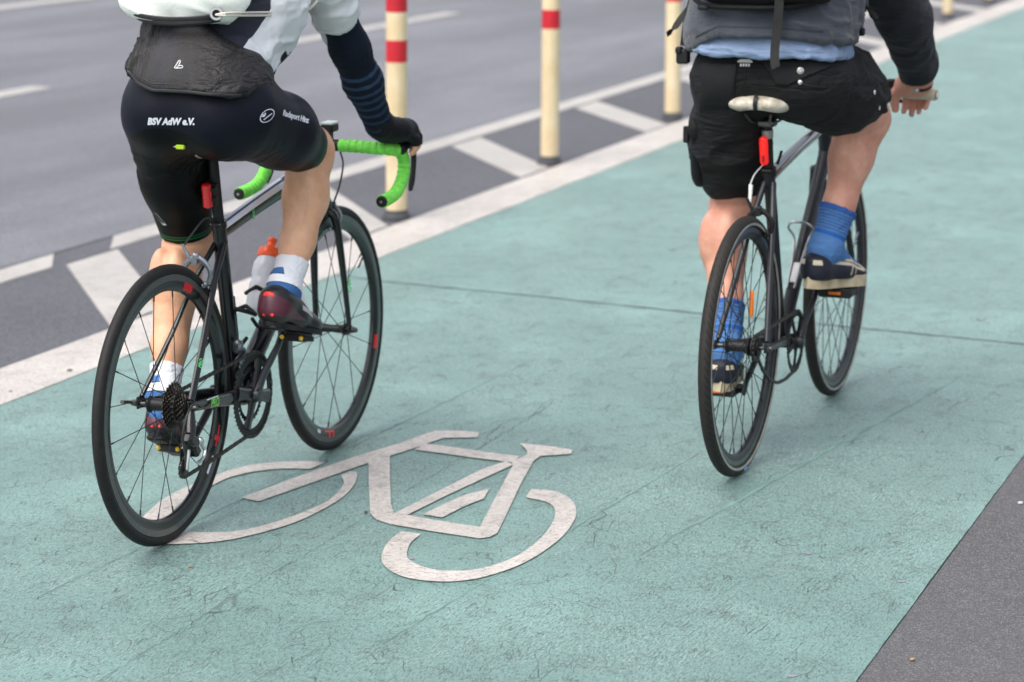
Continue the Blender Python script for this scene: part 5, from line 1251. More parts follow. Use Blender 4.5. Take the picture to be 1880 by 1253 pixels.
# socks and shoes
def sock_mat(name, kneeaxis, a, white=(.78, .79, .83)):
    m, g = newmat(name, .85, .2)
    d = g.math('SUBTRACT', g.dot(tuple(kneeaxis)), float(np.dot(kneeaxis, a)))
    y = g.dot((0, 1, 0)); x = g.dot((1, 0, 0))
    lat = g.math('MAXIMUM', g.rng(d, .062, .063), g.rng(g.math('ADD', y, g.math('MULTIPLY', g.math('SUBTRACT', d, .05), .5)), float(a[1]) - .012, float(a[1]) - .011))
    blue = g.math('MULTIPLY', g.math('MULTIPLY', g.rng(d, .036, .037), lat), g.rng(g.math('ADD', x, g.math('MULTIPLY', d, .3)), float(a[0]) + .020, float(a[0]) + .021, 1, 0))
    patch = g.math('MULTIPLY', g.rng(g.math('ABSOLUTE', g.math('SUBTRACT', d, .068)), .010, .011, 1, 0), g.rng(x, float(a[0]) - .02, float(a[0]) + .012, 1, 1))
    c = g.mix(g.noise(150, 2), white, tuple(v * .9 for v in white)); c = g.mix(blue, c, (.055, .15, .37)); c = g.mix(g.math('MULTIPLY', patch, blue), c, white)
    edge = g.math('MULTIPLY', g.rng(g.math('ABSOLUTE', g.math('SUBTRACT', g.math('ABSOLUTE', g.math('SUBTRACT', d, .068)), .0115)), .0008, .0016, 1, 0), blue); c = g.mix(edge, c, (.03, .04, .08))
    g.color(c); rib = g.math('SINE', g.math('MULTIPLY', g.math('ADD', y, g.math('MULTIPLY', x, .4)), 1900.))
    g.bump(g.math('ADD', rib, g.math('MULTIPLY', g.noise(60, 3), 4.)), .3, .0012); return m
for s, top, axv, tgs in ((-1, np.array((.462, -.118, .622)), np.array((-.52, 0, -.85)), ('shinR', 'footR')), (1, np.array((.238, .118, .376)), np.array((-.50, -.09, -.86)), ('shinL', 'footL'))):
    sk = sel(BL, *tgs); lo_ = top + axv * .16
    sdf_obj('sock', sk, .0035, [sock_mat('sock_%s' % ('r' if s < 0 else 'l'), axv / np.linalg.norm(axv), top)], P1, grow=.0045, cuts=[(top, -axv)], smooth_it=2, disp=lambda V: .0022 * ridge(V, basis((.2, 1, 0), 10, 90), 4) ** 2)
def shoe(parent, heel, toe, out, kind, roll=0.):
    """built in its own frame: u forward, v left, w up; then placed"""
    heel, toe = Vector(heel), Vector(toe); L = (toe - heel).length; f = (toe - heel).normalized(); v = Vector((0, 0, 1)).cross(f).normalized(); wv = f.cross(v)
    M = Matrix((f, v, wv)).transposed(); k = L / .285; h = out   # outward side sign
    if kind == 'road':
        P = [rc('u', (.036, 0, .042), (.050, 0, .062), .037, .036, .02, (1, 1.02, 1)), rc('u', (.045, 0, .040), (.14, .002 * h, .036), .036, .036, .03), rc('u', (.14, .002 * h, .036), (.205, .004 * h, .026), .038, .034, .03), el('u', (.225, 0, .022), (.055, .043, .024), .02), el('u', (.034, 0, .074), (.034, .036, .030), .02), el('u', (.085, 0, .070), (.06, .038, .026), .03)]
        def coll(F, X, Y, Z): return np.maximum(F, -(np.sqrt(((X - .078) / .042) ** 2 + (Y / .031) ** 2 + ((Z - .106) / .030) ** 2) - 1) * .03)
        up = sdf_obj('shoe', [Prim(p.tag, p.fn, p.lo, p.hi, p.k) for p in P], .0035, [shoe_m, M_MATTE], parent, cuts=[((0, 0, .004), (0, 0, -1)), ((.075, 0, .094), (.30, 0, 1))], smooth_it=3, post=coll)
    else:
        P = [rc('u', (.040, 0, .050), (.050, 0, .060), .037, .035, .02), rc('u', (.05, 0, .045), (.15, .002 * h, .045), .040, .040, .03), rc('u', (.15, .002 * h, .040), (.215, .004 * h, .034), .042, .036, .03), el('u', (.235, 0, .032), (.050, .044, .028), .02), el('u', (.036, 0, .076), (.033, .034, .020), .02), rc('u', (.10, 0, .084), (.17, 0, .058), .026, .024, .03)]
        def coll(F, X, Y, Z): return np.maximum(F, -(np.sqrt(((X - .080) / .046) ** 2 + (Y / .032) ** 2 + ((Z - .110) / .032) ** 2) - 1) * .03)
        up = sdf_obj('shoe', P, .0035, [shoe_m, M_MATTE], parent, cuts=[((0, 0, .024), (0, 0, -1))], smooth_it=3, post=coll)
    # sole outline
    def outline(sc_, n=44):
        o = []
        for i in range(n):
            t = 2 * PI * i / n; u = .142 + .142 * math.cos(t); wd = np.interp(u, [0, .02, .06, .13, .19, .235, .27, .284], [.0, .026, .034, .034, .045, .046, .030, .0]); o.append((.142 + (u - .142) * sc_, (1 if math.sin(t) >= 0 else -1) * wd * sc_ + .003 * h * (u / .28)))
        return o
    b = MB()
    if kind == 'road':
        b.prism(outline(.97), (0, 0, .004), (1, 0, 0), (0, 1, 0), .012); b.box((.04, 0, -.004), (.055, .05, .012), bev=.004); b.box((.19, 0, -.006), (.07, .05, .012), bev=.003); so_ = b.build('sole', M_MATTE, up, ang=50)
        b = MB()
        for y_ in (-.016, .006): b.ball((.0015, y_ * 1.0, .026), .0055, n=10, sc_=(.5, 1, .9))
        b.ball((.0022, 0, .076), .0125, n=14, sc_=(.35, 1.35, .8)); hd = b.build('heel_mark', mat('mark_red', (.75, .025, .02), .4), up)
    else:
        b.prism(outline(1.0), (0, 0, .016), (1, 0, 0), (0, 1, 0), .032); so_ = b.build('sole', sole_m, up, ang=50)
    up.matrix_local = Matrix.Translation(heel - wv * .0) @ (M.to_4x4()) @ Matrix.Scale(k, 4)
    return up
shoe_m, g = newmat('shoe_burgundy', .38, .5)
u_c = g.dot((1, 0, 0)); w_c = g.dot((0, 0, 1))
c = g.mix(g.rng(u_c, .05, .22), (.075, .012, .026), (.10, .085, .090)); c = g.mix(g.rng(g.math('ADD', w_c, g.math('MULTIPLY', u_c, .38)), .078, .080), c, (.010, .010, .011)); c = g.mix(g.rng(w_c, .0255, .0245), c, (.012, .012, .012))
c = g.mix(g.math('MULTIPLY', g.rng(u_c, .115, .12), g.math('MULTIPLY', g.rng(u_c, .19, .185), g.rng(g.math('ABSOLUTE', g.math('SUBTRACT', w_c, g.math('SUBTRACT', .082, g.math('MULTIPLY', u_c, .20)))), .006, .007, 1, 0))), c, (.45, .42, .44))
g.color(c)
shoe(P1, (.325, -.112, .478), (.590, -.126, .404), -1, 'road'); shoe(P1, (.140, .108, .222), (.365, .132, .112), 1, 'road')

# white drawstring bag on the back: a thing of its own
G1 = empty('drawstring_bag', PLb, HL)
tag(G1, 'white drawstring bag hanging on the road cyclist\'s back above the dark vest', 'bag')
mb_, g = newmat('bag_white', .5, .4); g.color(g.mix(g.rng(g.noise(9, 4), .4, .75, 0, .5), (.90, .93, .88), (.76, .80, .74))); g.bump(g.math('ADD', g.noise(300, 2), g.math('MULTIPLY', g.noise(9, 3, dist=1.), 3.)), .3, .003)
bx = Vector((.66, 0, .75)).normalized(); bn = Vector((-.75, 0, .66)).normalized(); Rb = np.array(Matrix((bx, Vector((0, 1, 0)), bn)).transposed())
bpz = [el('b', (.285, .008, 1.395), (.175, .150, .075), .05, Rb), el('b', (.190, .010, 1.298), (.070, .150, .075), .05, Rb), el('b', (.155, .085, 1.275), (.040, .062, .040), .05, Rb), el('b', (.165, -.075, 1.285), (.040, .060, .038), .04, Rb)]
def bdisp(V): return .013 * ridge(V, basis((.3, .7, .6), 5, 16), 21) ** 2 + .004 * ridge(V, basis((-.2, 1, .2), 9, 34), 22) ** 2
bagm = sdf_obj('bag_body', bpz, .006, [mb_], G1, smooth_it=2, disp=bdisp, cuts=[((.14, 0, 1.238), (-.25, 0, -1))])
b = MB(); b.tube(bez([(.150, .155, 1.264), (.110, .10, 1.247), (.098, .02, 1.240), (.114, -.06, 1.243), (.150, -.115, 1.252)], 24), .0048, n=8, flat=(1.2, .6)); b.tube(bez([(.165, .160, 1.262), (.128, .10, 1.236), (.112, .02, 1.228), (.128, -.06, 1.232), (.160, -.115, 1.244)], 24), .0060, n=8); b.build('bag_base', mat('bag_black', (.012, .012, .014), .5, noise=.3, nscale=60), G1)
ec = Vector((.112, -.105, 1.254))
b = MB(); b.lathe([(.0095, -.002), (.0150, -.002), (.0165, .001), (.0150, .004), (.0095, .004)], c=ec, ax=-VL, n=28, closed=True); b.build('eyelet', M_STEEL, G1)
b = MB(); b.lathe([(0, .0), (.010, .0), (.010, .001), (0, .001)], c=ec, ax=-VL, n=20); b.build('eyelet_hole', mat('hole_black', (.006, .006, .006), .8), G1)
for q in (0, 1):
    curve_tube('cord', G1, [ec + Vector((-.002, 0, -.002)), ec + Vector((.00, -.035, .003 - .006 * q)), (.30, -.158, 1.246 - .007 * q), (.42, -.172, 1.238 - .006 * q), (.52, -.180, 1.262), (.58, -.150, 1.32)], .0028, mat('cord_cream', (.60, .57, .50), .7), k=26)
# ------------------------------------------------------------------ person on the city bicycle
P2 = empty('person', PRb, HR)
tag(P2, 'rider in baggy black cargo shorts, grey sweater, light blue shirt hem and blue socks', 'person')
BRs = []
BRs += [el('pelvis', (.240, .004, 1.062), (.118, .152, .115), .05), el('pelvis', (.215, .080, 1.045), (.100, .092, .088), .05), el('pelvis', (.215, -.088, 1.045), (.100, .092, .088), .05)]
k2R, k2L = (.545, -.186, .893), (.375, .136, .672)
BRs += [rc('thighR', (.230, -.102, 1.025), (.38, -.15, .965), .094, .086, .05), rc('thighR', (.38, -.15, .965), k2R, .082, .062, .03), el('thighR', (.566, -.190, .900), (.044, .050, .054), .04)]
BRs += [rc('thighL', (.230, .092, 1.02), (.305, .120, .84), .090, .078, .05), rc('thighL', (.305, .120, .84), k2L, .078, .060, .03), el('thighL', (.402, .136, .672), (.038, .044, .048), .04)]
BRs += [rc('shinR', k2R, (.505, -.160, .79), .058, .058, .03), rc('shinR', (.505, -.160, .79), (.470, -.136, .66), .056, .040, .03), rc('shinR', (.470, -.136, .66), (.430, -.112, .545), .039, .033, .03), el('shinR', (.480, -.140, .805), (.036, .029, .082), .02), el('shinR', (.486, -.178, .810), (.035, .028, .076), .02), rc('shinR', (.580, -.182, .86), (.465, -.120, .57), .032, .020, .04)]
BRs += [rc('shinL', k2L, (.335, .152, .565), .056, .060, .03), rc('shinL', (.335, .152, .565), (.265, .125, .42), .058, .042, .03), rc('shinL', (.265, .125, .42), (.200, .100, .285), .040, .035, .03), el('shinL', (.300, .130, .570), (.040, .033, .085), .02), el('shinL', (.303, .176, .575), (.038, .031, .080), .02), rc('shinL', (.415, .136, .64), (.24, .106, .30), .030, .020, .04)]
for s, a_, h_, t_ in ((-1, (.430, -.112, .545), (.405, -.096, .490), (.575, -.145, .465)), (1, (.200, .100, .285), (.172, .096, .235), (.33, .125, .200))):
    tg = 'footR' if s < 0 else 'footL'; BRs += [rc(tg, a_, h_, .036, .022, .02), rc(tg, a_, t_, .036, .018, .02), rc(tg, h_, t_, .022, .020, .02)]
BRs += [rc('torso', (.245, 0, 1.10), (.315, 0, 1.27), .112, .128, .06, (1, .74, 1)), rc('torso', (.305, 0, 1.27), (.42, 0, 1.42), .138, .115, .06, (1, .74, 1))]
BRs += [rc('neck', (.44, 0, 1.47), (.50, 0, 1.60), .060, .056, .04)]
for s in (-1, 1):
    sh = (.44, s * .205, 1.400); eb_ = (.655, s * .262, 1.165); wr = (.805, s * .280, .990)
    BRs += [el('torso', (.42, s * .150, 1.40), (.08, .075, .075), .05), rc('uarm', sh, eb_, .066, .052, .04), rc('farm', eb_, wr, .050, .032, .03)]
    # hand resting on the inner half of the grip, fingers hanging in front of it
    BRs += [rc('hand', wr, (.836, s * .254, .962), .031, .036, .02, (1, .85, 1.1)), rc('hand', (.836, s * .254, .962), (.868, s * .246, .954), .038, .032, .02, (1, .75, 1.15))]
    BRs += fpoly('thumb', [(.820, s * .232, .958), (.832, s * .207, .938), (.842, s * .200, .910), (.846, s * .203, .888)], .0185, .0110)
    for (x, y, z, L_) in ((.885, .222, .948, 1.0), (.888, .244, .948, 1.12), (.884, .266, .950, 1.02), (.876, .286, .953, .85)):
        BRs += fpoly('finger', [(x - .015, s * y, z), (x + .012, s * y, z - .014 * L_), (x + .014, s * (y - .001), z - .044 * L_), (x - .002, s * (y - .003), z - .070 * L_)], .0120, .0095, .006)
hp, f_, u_, s_ = head_prims((.545, 0, 1.695), (.98, 0, -.1)); BRs += hp
bodyR = sdf_obj('body', BRs, .0045, [SK2], P2, smooth_it=3, disp=crease([(k2R, (-.35, .08, .13), (-.11, .07, -.35)), (k2L, (-.17, -.03, .33), (-.12, 0, -.3))]))
finish_head(bodyR, (.545, 0, 1.695), f_, u_, s_)
VR = Vector((.955, .275, -.12)); UXR = Vector((.277, -.961, 0))
# loose cargo shorts
MC, g = newmat('cargo_black', .66, .28)
c = g.mix(g.rng(g.noise(16, 4), .35, .7), (.0062, .0062, .0070), (.0110, .0110, .0122)); c = g.mix(g.rng(g.noise(420, 2), .62, .85, 0, .35), c, (.02, .02, .023)); g.color(c); g.bump(g.math('ADD', g.noise(600, 2), g.math('ADD', g.math('MULTIPLY', g.noise(16, 3, dist=1.2), 2.5), g.math('MULTIPLY', g.noise(1, 3, g.scale((16, 9, 40)), .55, .7), 7.))), .6, .006)
cs = [el('c', (.232, .004, 1.052), (.145, .180, .125), .05), el('c', (.225, .090, 1.040), (.118, .098, .088), .05), el('c', (.225, -.095, 1.040), (.118, .102, .088), .05),
      rc('c', (.225, -.112, 1.020), (.38, -.150, .982), .110, .110, .05), rc('c', (.38, -.150, .982), (.570, -.186, .912), .110, .082, .04),
      rc('c', (.215, .098, 1.01), (.300, .122, .84), .106, .102, .05), rc('c', (.300, .122, .84), (.375, .136, .70), .102, .084, .03)]
A2R = Vector((.90, -.22, -.36)).normalized(); A2L = Vector((.34, .04, -.94)).normalized(); H2R = Vector((.520, -.185, .900)); H2L = Vector((.345, .135, .712))
def cdisp(V):
    x, y, z = V.T
    rl = np.clip((x - .22) / .12, 0, 1) * np.clip((-y - .03) / .06, 0, 1)
    d = .011 * rl * np.clip((.60 - x) / .12, .25, 1) * ridge(V, basis((.8, -.3, -.45), 3, 24), 31) ** 2.5
    ll = np.clip((.96 - z) / .10, 0, 1) * np.clip((y - .0) / .05, 0, 1)
    d = d + .011 * ll * ridge(V, basis((.3, -.9, .25), 4, 20), 33) ** 2.2
    gr = np.exp(-((y + .01) / .055) ** 2 - ((z - .995) / .06) ** 2); d = d - .006 * gr
    d = d + .007 * ridge(V, basis((.1, .8, -.4), 4, 20), 34) ** 2
    return d - .004
def hole(F, X, Y, Z):
    pl = (X - .470) * .40 + (Y + .15) * -.10 + (Z - .925) * -.90
    pl2 = (X - .560) * .93 + (Y + .18) * -.2 + (Z - .95) * -.25
    F = np.where(Y < -.02, np.maximum(np.maximum(F, pl), pl2), F)
    # hollow leg opening round the thigh
    a = np.array((.30, -.135, .985)); d = np.array((.562, -.188, .898)) - a; L = np.linalg.norm(d); d /= L
    t = np.clip((X - a[0]) * d[0] + (Y - a[1]) * d[1] + (Z - a[2]) * d[2], 0, L + .1)
    q = np.sqrt((X - a[0] - t * d[0]) ** 2 + (Y - a[1] - t * d[1]) ** 2 + (Z - a[2] - t * d[2]) ** 2) - (.090 - .05 * t)
    return np.where((Y < -.02) & (pl > -.035), np.maximum(F, -q), F)
shR = sdf_obj('cargo_shorts', cs, .0045, [MC], P2, grow=0., cuts=[(H2L, A2L), ((.2, 0, 1.145), (0, 0, 1))], smooth_it=2, disp=cdisp, post=hole)
# sewn-on pieces draped on the shorts
def patch(name, pts2, m, par, tgt, o, ux, uy, d, off, th=.0, nsub=10, bulge=0.):
    """polygon given in (u,v) round o, subdivided, draped on the garment; thickness by an offset shell"""
    bm = bmesh.new(); vs = [bm.verts.new(Vector(o) + Vector(ux) * u + Vector(uy) * v) for u, v in pts2]; bm.faces.new(vs)
    bmesh.ops.triangulate(bm, faces=bm.faces)
    for _ in range(6):
        es = [e for e in bm.edges if e.calc_length() > .012]
        if not es: break
        bmesh.ops.subdivide_edges(bm, edges=es, cuts=1); bmesh.ops.triangulate(bm, faces=bm.faces)
    me = bpy.data.meshes.new(name); bm.to_mesh(me); bm.free(); me.materials.append(m); ob = link(bpy.data.objects.new(name, me), par)
    drape(ob, tgt, d, off); me.shade_smooth()
    md = ob.modifiers.new('thick', 'SOLIDIFY'); md.thickness = max(th, .0018); md.offset = 0
    return ob
UZ = Vector((0, 0, 1)); MCF, g = newmat('cargo_flap', .66, .28); g.color(g.mix(g.noise(30, 4), (.0065, .0065, .0078), (.011, .011, .0125))); g.bump(g.math('ADD', g.noise(600, 2), g.math('MULTIPLY', g.noise(20, 3), 2.)), .35, .002)
flp = patch('pocket_flap', [(-.085, .028), (.095, .024), (.105, .014), (.040, -.014), (-.022, -.042), (-.045, -.040)], MCF, shR, shR, (.03, -.120, 1.072), UXR, UZ, VR, .0035, .003)
M_SNAP = mat('snap_metal', (.55, .54, .50), .35, metal=.9)
def on_surface(tgt, p, d, off=.0):
    bv = BVHTree.FromPolygons([v.co for v in tgt.data.vertices], [tuple(q.vertices) for q in tgt.data.polygons]); d = Vector(d).normalized()
    h = bv.ray_cast(Vector(p) - d * .6, d); return (h[0] - d * off) if h[0] is not None else Vector(p)
p = on_surface(shR, (.03, -.137, 1.070), VR, .0065); b = MB(); b.lathe([(0, .004), (.004, .004), (.0062, .0022), (.0090, .0015), (.0096, 0), (.0, 0)], c=p, ax=-VR, n=22); b.build('snap', M_SNAP, flp)
p = on_surface(shR, (.03, -.137, 1.040), VR, .0030); b = MB(); b.lathe([(0, .004), (.0035, .003), (.0060, .0015), (.0062, 0), (.0, 0)], c=p, ax=-VR, n=18); b.build('snap', M_SNAP, shR)
patch('back_pocket', [(-.040, .030), (.055, .024), (.048, -.060), (.030, -.095), (-.030, -.090), (-.042, -.05)], MCF, shR, shR, (.05, .096, 1.055), UXR, UZ, VR, .0022, .002)
patch('belt_loop', [(-.024, .016), (.024, .016), (.024, -.010), (-.024, -.010)], MCF, shR, shR, (.03, .012, 1.098), UXR, UZ, VR, .0040, .002)
b = MB(); b.add([Vector((.03, .012, 1.088)) + UXR * x + UZ * z for x, z in ((-.020, .002), (-.012, .007), (.012, .007), (.020, .001), (.019, -.002), (-.019, -.001))], [(0, 1, 2, 3, 4, 5)])
for i in range(4): b.add([Vector((.03, .012, 1.079)) + UXR * (x - .0105 + .007 * i) + UZ * z for x, z in ((-.0025, .0045), (.0025, .0045), (.002, -.003), (-.002, -.003))], [(0, 1, 2, 3)])
e = b.build('label_print', mat('print_cream', (.62, .62, .56), .5), shR, smooth=False, fix=False); drape(e, shR, VR, .0065)
pts3 = [on_surface(shR, (.03, .012, z), VR, .0005) for z in np.linspace(1.07, .995, 14)]; b = MB(); b.tube(pts3, .0012, n=6); b.build('seam', M_MATTE, shR)
cp_ = sdf_obj('cargo_pocket', [rc('q', (.255, .196, .900), (.315, .208, .770), .058, .056, .02, (1, 2.4, 1)), rc('q', (.225, .200, .885), (.300, .214, .905), .026, .026, .015, (1, 1.4, 1))], .004, [MCF], shR, smooth_it=3, disp=lambda V: .006 * ridge(V, basis((.3, 0, -1), 5, 30), 77) ** 2); b = MB(); b.box((.218, .226, .868), (.012, .016, .045), bev=.003); b.build('pocket_tab', MCF, cp_)
for (x, y, z) in ((.46, -.222, .972), (.475, -.235, .930)):
    p = on_surface(shR, (x, y, z), VR, .002); b = MB(); b.ball(p, .0045, n=8, sc_=(.5, .6, 1.5)); b.build('thigh_badge', mat('print_cream', (.62, .62, .56), .5), shR)
# light blue shirt hem
MTs, g = newmat('shirt_blue', .8, .25); g.color(g.mix(g.rng(g.noise(12, 4), .35, .7), (.20, .275, .42), (.245, .33, .48))); g.bump(g.math('ADD', g.noise(450, 2), g.math('ADD', g.math('MULTIPLY', g.noise(11, 3, dist=1.5), 3.5), g.math('MULTIPLY', g.noise(1, 3, g.scale((10, 9, 60)), .5, .5), 6.))), .5, .004)
tsp = [el('t', (.225, .002, 1.085), (.158, .186, .120), .05), rc('t', (.220, 0, 1.09), (.25, 0, 1.17), .140, .142, .06, (1, .76, 1)), el('t', (.215, .09, 1.08), (.125, .10, .09), .05), el('t', (.215, -.09, 1.08), (.125, .105, .09), .05)]
def tpost(F, X, Y, Z):
    hem = 1.096 + .10 * np.clip(Y - .10, 0, 1) - .06 * np.clip(-Y - .10, 0, 1) + .0018 * np.sin(Y * 38)
    return np.maximum(F, hem - Z)
tsh = sdf_obj('shirt', tsp, .0045, [MTs], P2, grow=.007, cuts=[((.2, 0, 1.165), (0, 0, 1))], smooth_it=2, post=tpost, disp=lambda V: .0045 * ridge(V, basis((.1, 1, .12), 5, 44), 41) ** 3 + .003 * ridge(V, basis((.1, .8, .5), 9, 60), 42) ** 2)
# sweater with darker sleeves
def sweater_mat(name, a, b_, sleeve=False):
    m, g = newmat(name, .9, .15); g.color(g.mix(g.rng(g.noise(18, 5), .35, .7), a, b_)); g.b.inputs['Sheen Weight'].default_value = .25 if not sleeve else .12; g.b.inputs['Sheen Roughness'].default_value = .5
    g.bump(g.math('ADD', g.noise(520, 2), g.math('ADD', g.math('MULTIPLY', g.noise(13, 3, dist=1.3), 2.5), g.math('MULTIPLY', g.noise(1, 3, g.scale((14, 10, 44)), .5, .6), 6.))), .5, .004); return m
MSW = sweater_mat('sweater_grey', (.047, .054, .069), (.063, .071, .087)); MSL = sweater_mat('sleeve_charcoal', (.013, .0155, .021), (.020, .0235, .030), True)
swp = [el('s', (.222, 0, 1.13), (.168, .198, .115), .06), rc('s', (.222, 0, 1.16), (.305, 0, 1.29), .152, .156, .06, (1, .76, 1)), rc('s', (.305, 0, 1.29), (.42, 0, 1.42), .156, .130, .06, (1, .76, 1))] + sel(BRs, 'neck')
def spost(F, X, Y, Z):
    hem = 1.149 - .45 * np.clip(Y - .09, 0, 1) - .10 * np.clip(-Y - .08, 0, 1) - .10 * np.clip(X - .25, 0, 1)
    return np.maximum(F, hem - Z)
def sdisp(V):
    rt = np.clip((-V[:, 1] - .03) / .1, 0, 1); return .012 * rt * ridge(V, basis((.3, -.9, -.28), 3.5, 32), 51) ** 3.2 + .006 * ridge(V, basis((.2, 1, .1), 4, 18), 52) ** 1.5
sw = sdf_obj('sweater', swp, .005, [MSW], P2, grow=.012, cuts=[((.49, 0, 1.52), (.5, 0, .86))], smooth_it=2, post=spost, disp=sdisp)
hb = []
bvw = BVHTree.FromPolygons([v.co for v in sw.data.vertices], [tuple(q.vertices) for q in sw.data.polygons])
for k_, off_ in ((0, .0235), (1, .0265)):
    pts = []
    for y in np.linspace(.165, -.175, 44):
        z = 1.149 - .45 * max(y - .09, 0) - .10 * max(-y - .08, 0) + off_; h = bvw.ray_cast(Vector((-.3, y, z)), Vector((1, 0, 0)))
        if h[0] is not None: pts.append(h[0] + Vector((-.0002, 0, 0)))
    b = MB(); b.tube(pts, .0011, n=5); b.build('hem_stitching', mat('stitch_dark', (.035, .04, .05), .8), sw)
for s in (-1, 1):
    ps = [p for p in BRs if p.tag in ('uarm', 'farm') and (p.lo[1] + p.hi[1]) * s > 0] + [rc('x', (.655, s * .262, 1.165), (.790, s * .278, 1.008), .052, .040, .03), rc('x', (.44, s * .190, 1.39), (.655, s * .262, 1.165), .072, .058, .04)]
    sl = sdf_obj('sleeve', ps, .0045, [MSL], P2, grow=.009, cuts=[((.795, s * .279, 1.002), (.65, .07 * s, -.76))], smooth_it=2, disp=lambda V: .007 * ridge(V, basis((.2, 1, .1), 5, 26), 55) ** 2 * np.clip((1.25 - V[:, 2]) / .2, .2, 1))
    b = MB(); q = Vector((.65, .07 * s, -.76)).normalized(); o_ = Vector((.795, s * .279, 1.002)); b.tube([o_ - q * .020, o_ - q * .017, o_ + q * .004, o_ + q * .008, o_ + q * .006], [.0475, .0500, .0490, .0455, .038], n=32, up=(0, 1, 0)); b.build('cuff', MSL, sl, ang=60)
# bracelet on the right wrist
wv_ = Vector((.822, -.274, .973)); b = MB(); b.lathe([(.0375, -.005), (.0395, -.004), (.0395, .004), (.0375, .005)], c=wv_, ax=(.55, .25, -.75), n=30, closed=True); wb_ = b.build('bracelet', M_MATTE, P2)
p = wv_ + Vector((-.0305, .003, -.022)); b = MB(); b.ball(p, .0095, n=12, sc_=(.5, 1.2, .8)); b.build('bracelet_clasp', M_STEEL, wb_)
# socks, sneakers
def sock2(name, a, ax_):
    m, g = newmat(name, .85, .2); ax_ = np.array(ax_) / np.linalg.norm(ax_); d = g.math('SUBTRACT', g.dot(tuple(ax_)), float(np.dot(ax_, a)))
    fr = g.math('FRACT', g.math('DIVIDE', d, .0085)); st = g.math('MULTIPLY', g.rng(g.math('ABSOLUTE', g.math('SUBTRACT', fr, .5)), .14, .2, 1, 0), g.math('MULTIPLY', g.rng(d, .012, .013), g.rng(d, .066, .065, 0, 1)))
    c = g.mix(g.noise(120, 2), (.065, .165, .38), (.09, .205, .44)); c = g.mix(g.rng(d, .0135, .0125), c, (.035, .105, .34)); c = g.mix(g.math('MULTIPLY', st, .8), c, (.035, .09, .30))
    c = g.mix(g.rng(g.math('ABSOLUTE', g.math('SUBTRACT', d, .078)), .005, .0058, 1, 0), c, (.02, .11, .38))
    g.color(c); g.bump(g.math('ADD', g.noise(300, 2), g.math('MULTIPLY', st, -1.)), .35, .0015); return m
for s, top, axv, tgs in ((-1, np.array((.468, -.134, .652)), np.array((-.33, .23, -.92)), ('shinR', 'footR')), (1, np.array((.258, .122, .405)), np.array((-.46, -.15, -.87)), ('shinL', 'footL'))):
    sdf_obj('sock', sel(BRs, *tgs), .0035, [sock2('sock_blue_%d' % s, top, axv)], P2, grow=.0045, cuts=[(top, -axv)], smooth_it=2, disp=lambda V: .0035 * ridge(V, basis((.3, 1, 0), 6, 80), 60 + s) ** 2)
shoe_m, g = newmat('sneaker_navy', .5, .35); c = g.mix(g.noise(40, 4), (.007, .009, .019), (.012, .014, .026)); u_c = g.dot((1, 0, 0)); w_c = g.dot((0, 0, 1)); v_a = g.math('ABSOLUTE', g.dot((0, 1, 0)))
def seg(p, q, wd, pad=.0):
    d = np.array(q) - np.array(p); L = float(np.linalg.norm(d)); d = d / L
    al = g.math('ADD', g.math('MULTIPLY', g.math('SUBTRACT', u_c, p[0]), float(d[0])), g.math('MULTIPLY', g.math('SUBTRACT', w_c, p[1]), float(d[1])))
    ac = g.math('ABSOLUTE', g.math('ADD', g.math('MULTIPLY', g.math('SUBTRACT', u_c, p[0]), float(-d[1])), g.math('MULTIPLY', g.math('SUBTRACT', w_c, p[1]), float(d[0]))))
    return g.math('MULTIPLY', g.rng(ac, wd, wd + .0008, 1, 0), g.math('MULTIPLY', g.rng(al, -.001, .0), g.rng(al, L + .001, L, 0, 1)))
mk = None
for a_, b_, w_ in (((.062, .074), (.150, .066), .0040), ((.150, .066), (.235, .044), .0034), ((.130, .078), (.200, .070), .0026), ((.200, .070), (.248, .042), .0026), ((.150, .036), (.182, .088), .0026), ((.184, .036), (.206, .080), .0026), ((.0, .040), (.0, .075), .0001)):
    q_ = seg(a_, b_, w_); mk = q_ if mk is None else g.math('MAXIMUM', mk, q_)
mk = g.math('MULTIPLY', mk, g.rng(v_a, .014, .018)); mk = g.math('MAXIMUM', mk, g.math('MULTIPLY', g.rng(u_c, .019, .017), g.math('MULTIPLY', g.rng(g.math('ABSOLUTE', g.math('SUBTRACT', w_c, .074)), .006, .007, 1, 0), g.rng(v_a, .012, .014))))
c = g.mix(g.math('MULTIPLY', mk, .92), c, (.62, .55, .41)); se = g.math('MULTIPLY', g.rng(g.math('ABSOLUTE', g.math('SUBTRACT', u_c, g.math('ADD', .045, g.math('MULTIPLY', w_c, -.15)))), .0005, .0014, 1, 0), .8); c = g.mix(se, c, (.002, .002, .004)); g.color(c)
g.bump(g.math('SUBTRACT', g.math('ADD', g.noise(300, 2), g.math('MULTIPLY', g.noise(22, 3), 3.)), g.math('MULTIPLY', se, 3.)), .35, .0015)
sole_m, g = newmat('sneaker_sole', .7, .3); g.color(g.mix(g.rng(g.noise(22, 5), .38, .72), (.58, .50, .36), (.34, .26, .15))); g.bump(g.noise(200, 3), .3, .0015)
stripe_m = mat('sneaker_stripe', (.66, .60, .46), .55, noise=.15, nscale=60)
shoe(P2, (.355, -.082, .442), (.625, -.163, .418), -1, 'sneaker'); shoe(P2, (.130, .090, .185), (.385, .135, .178), 1, 'sneaker')
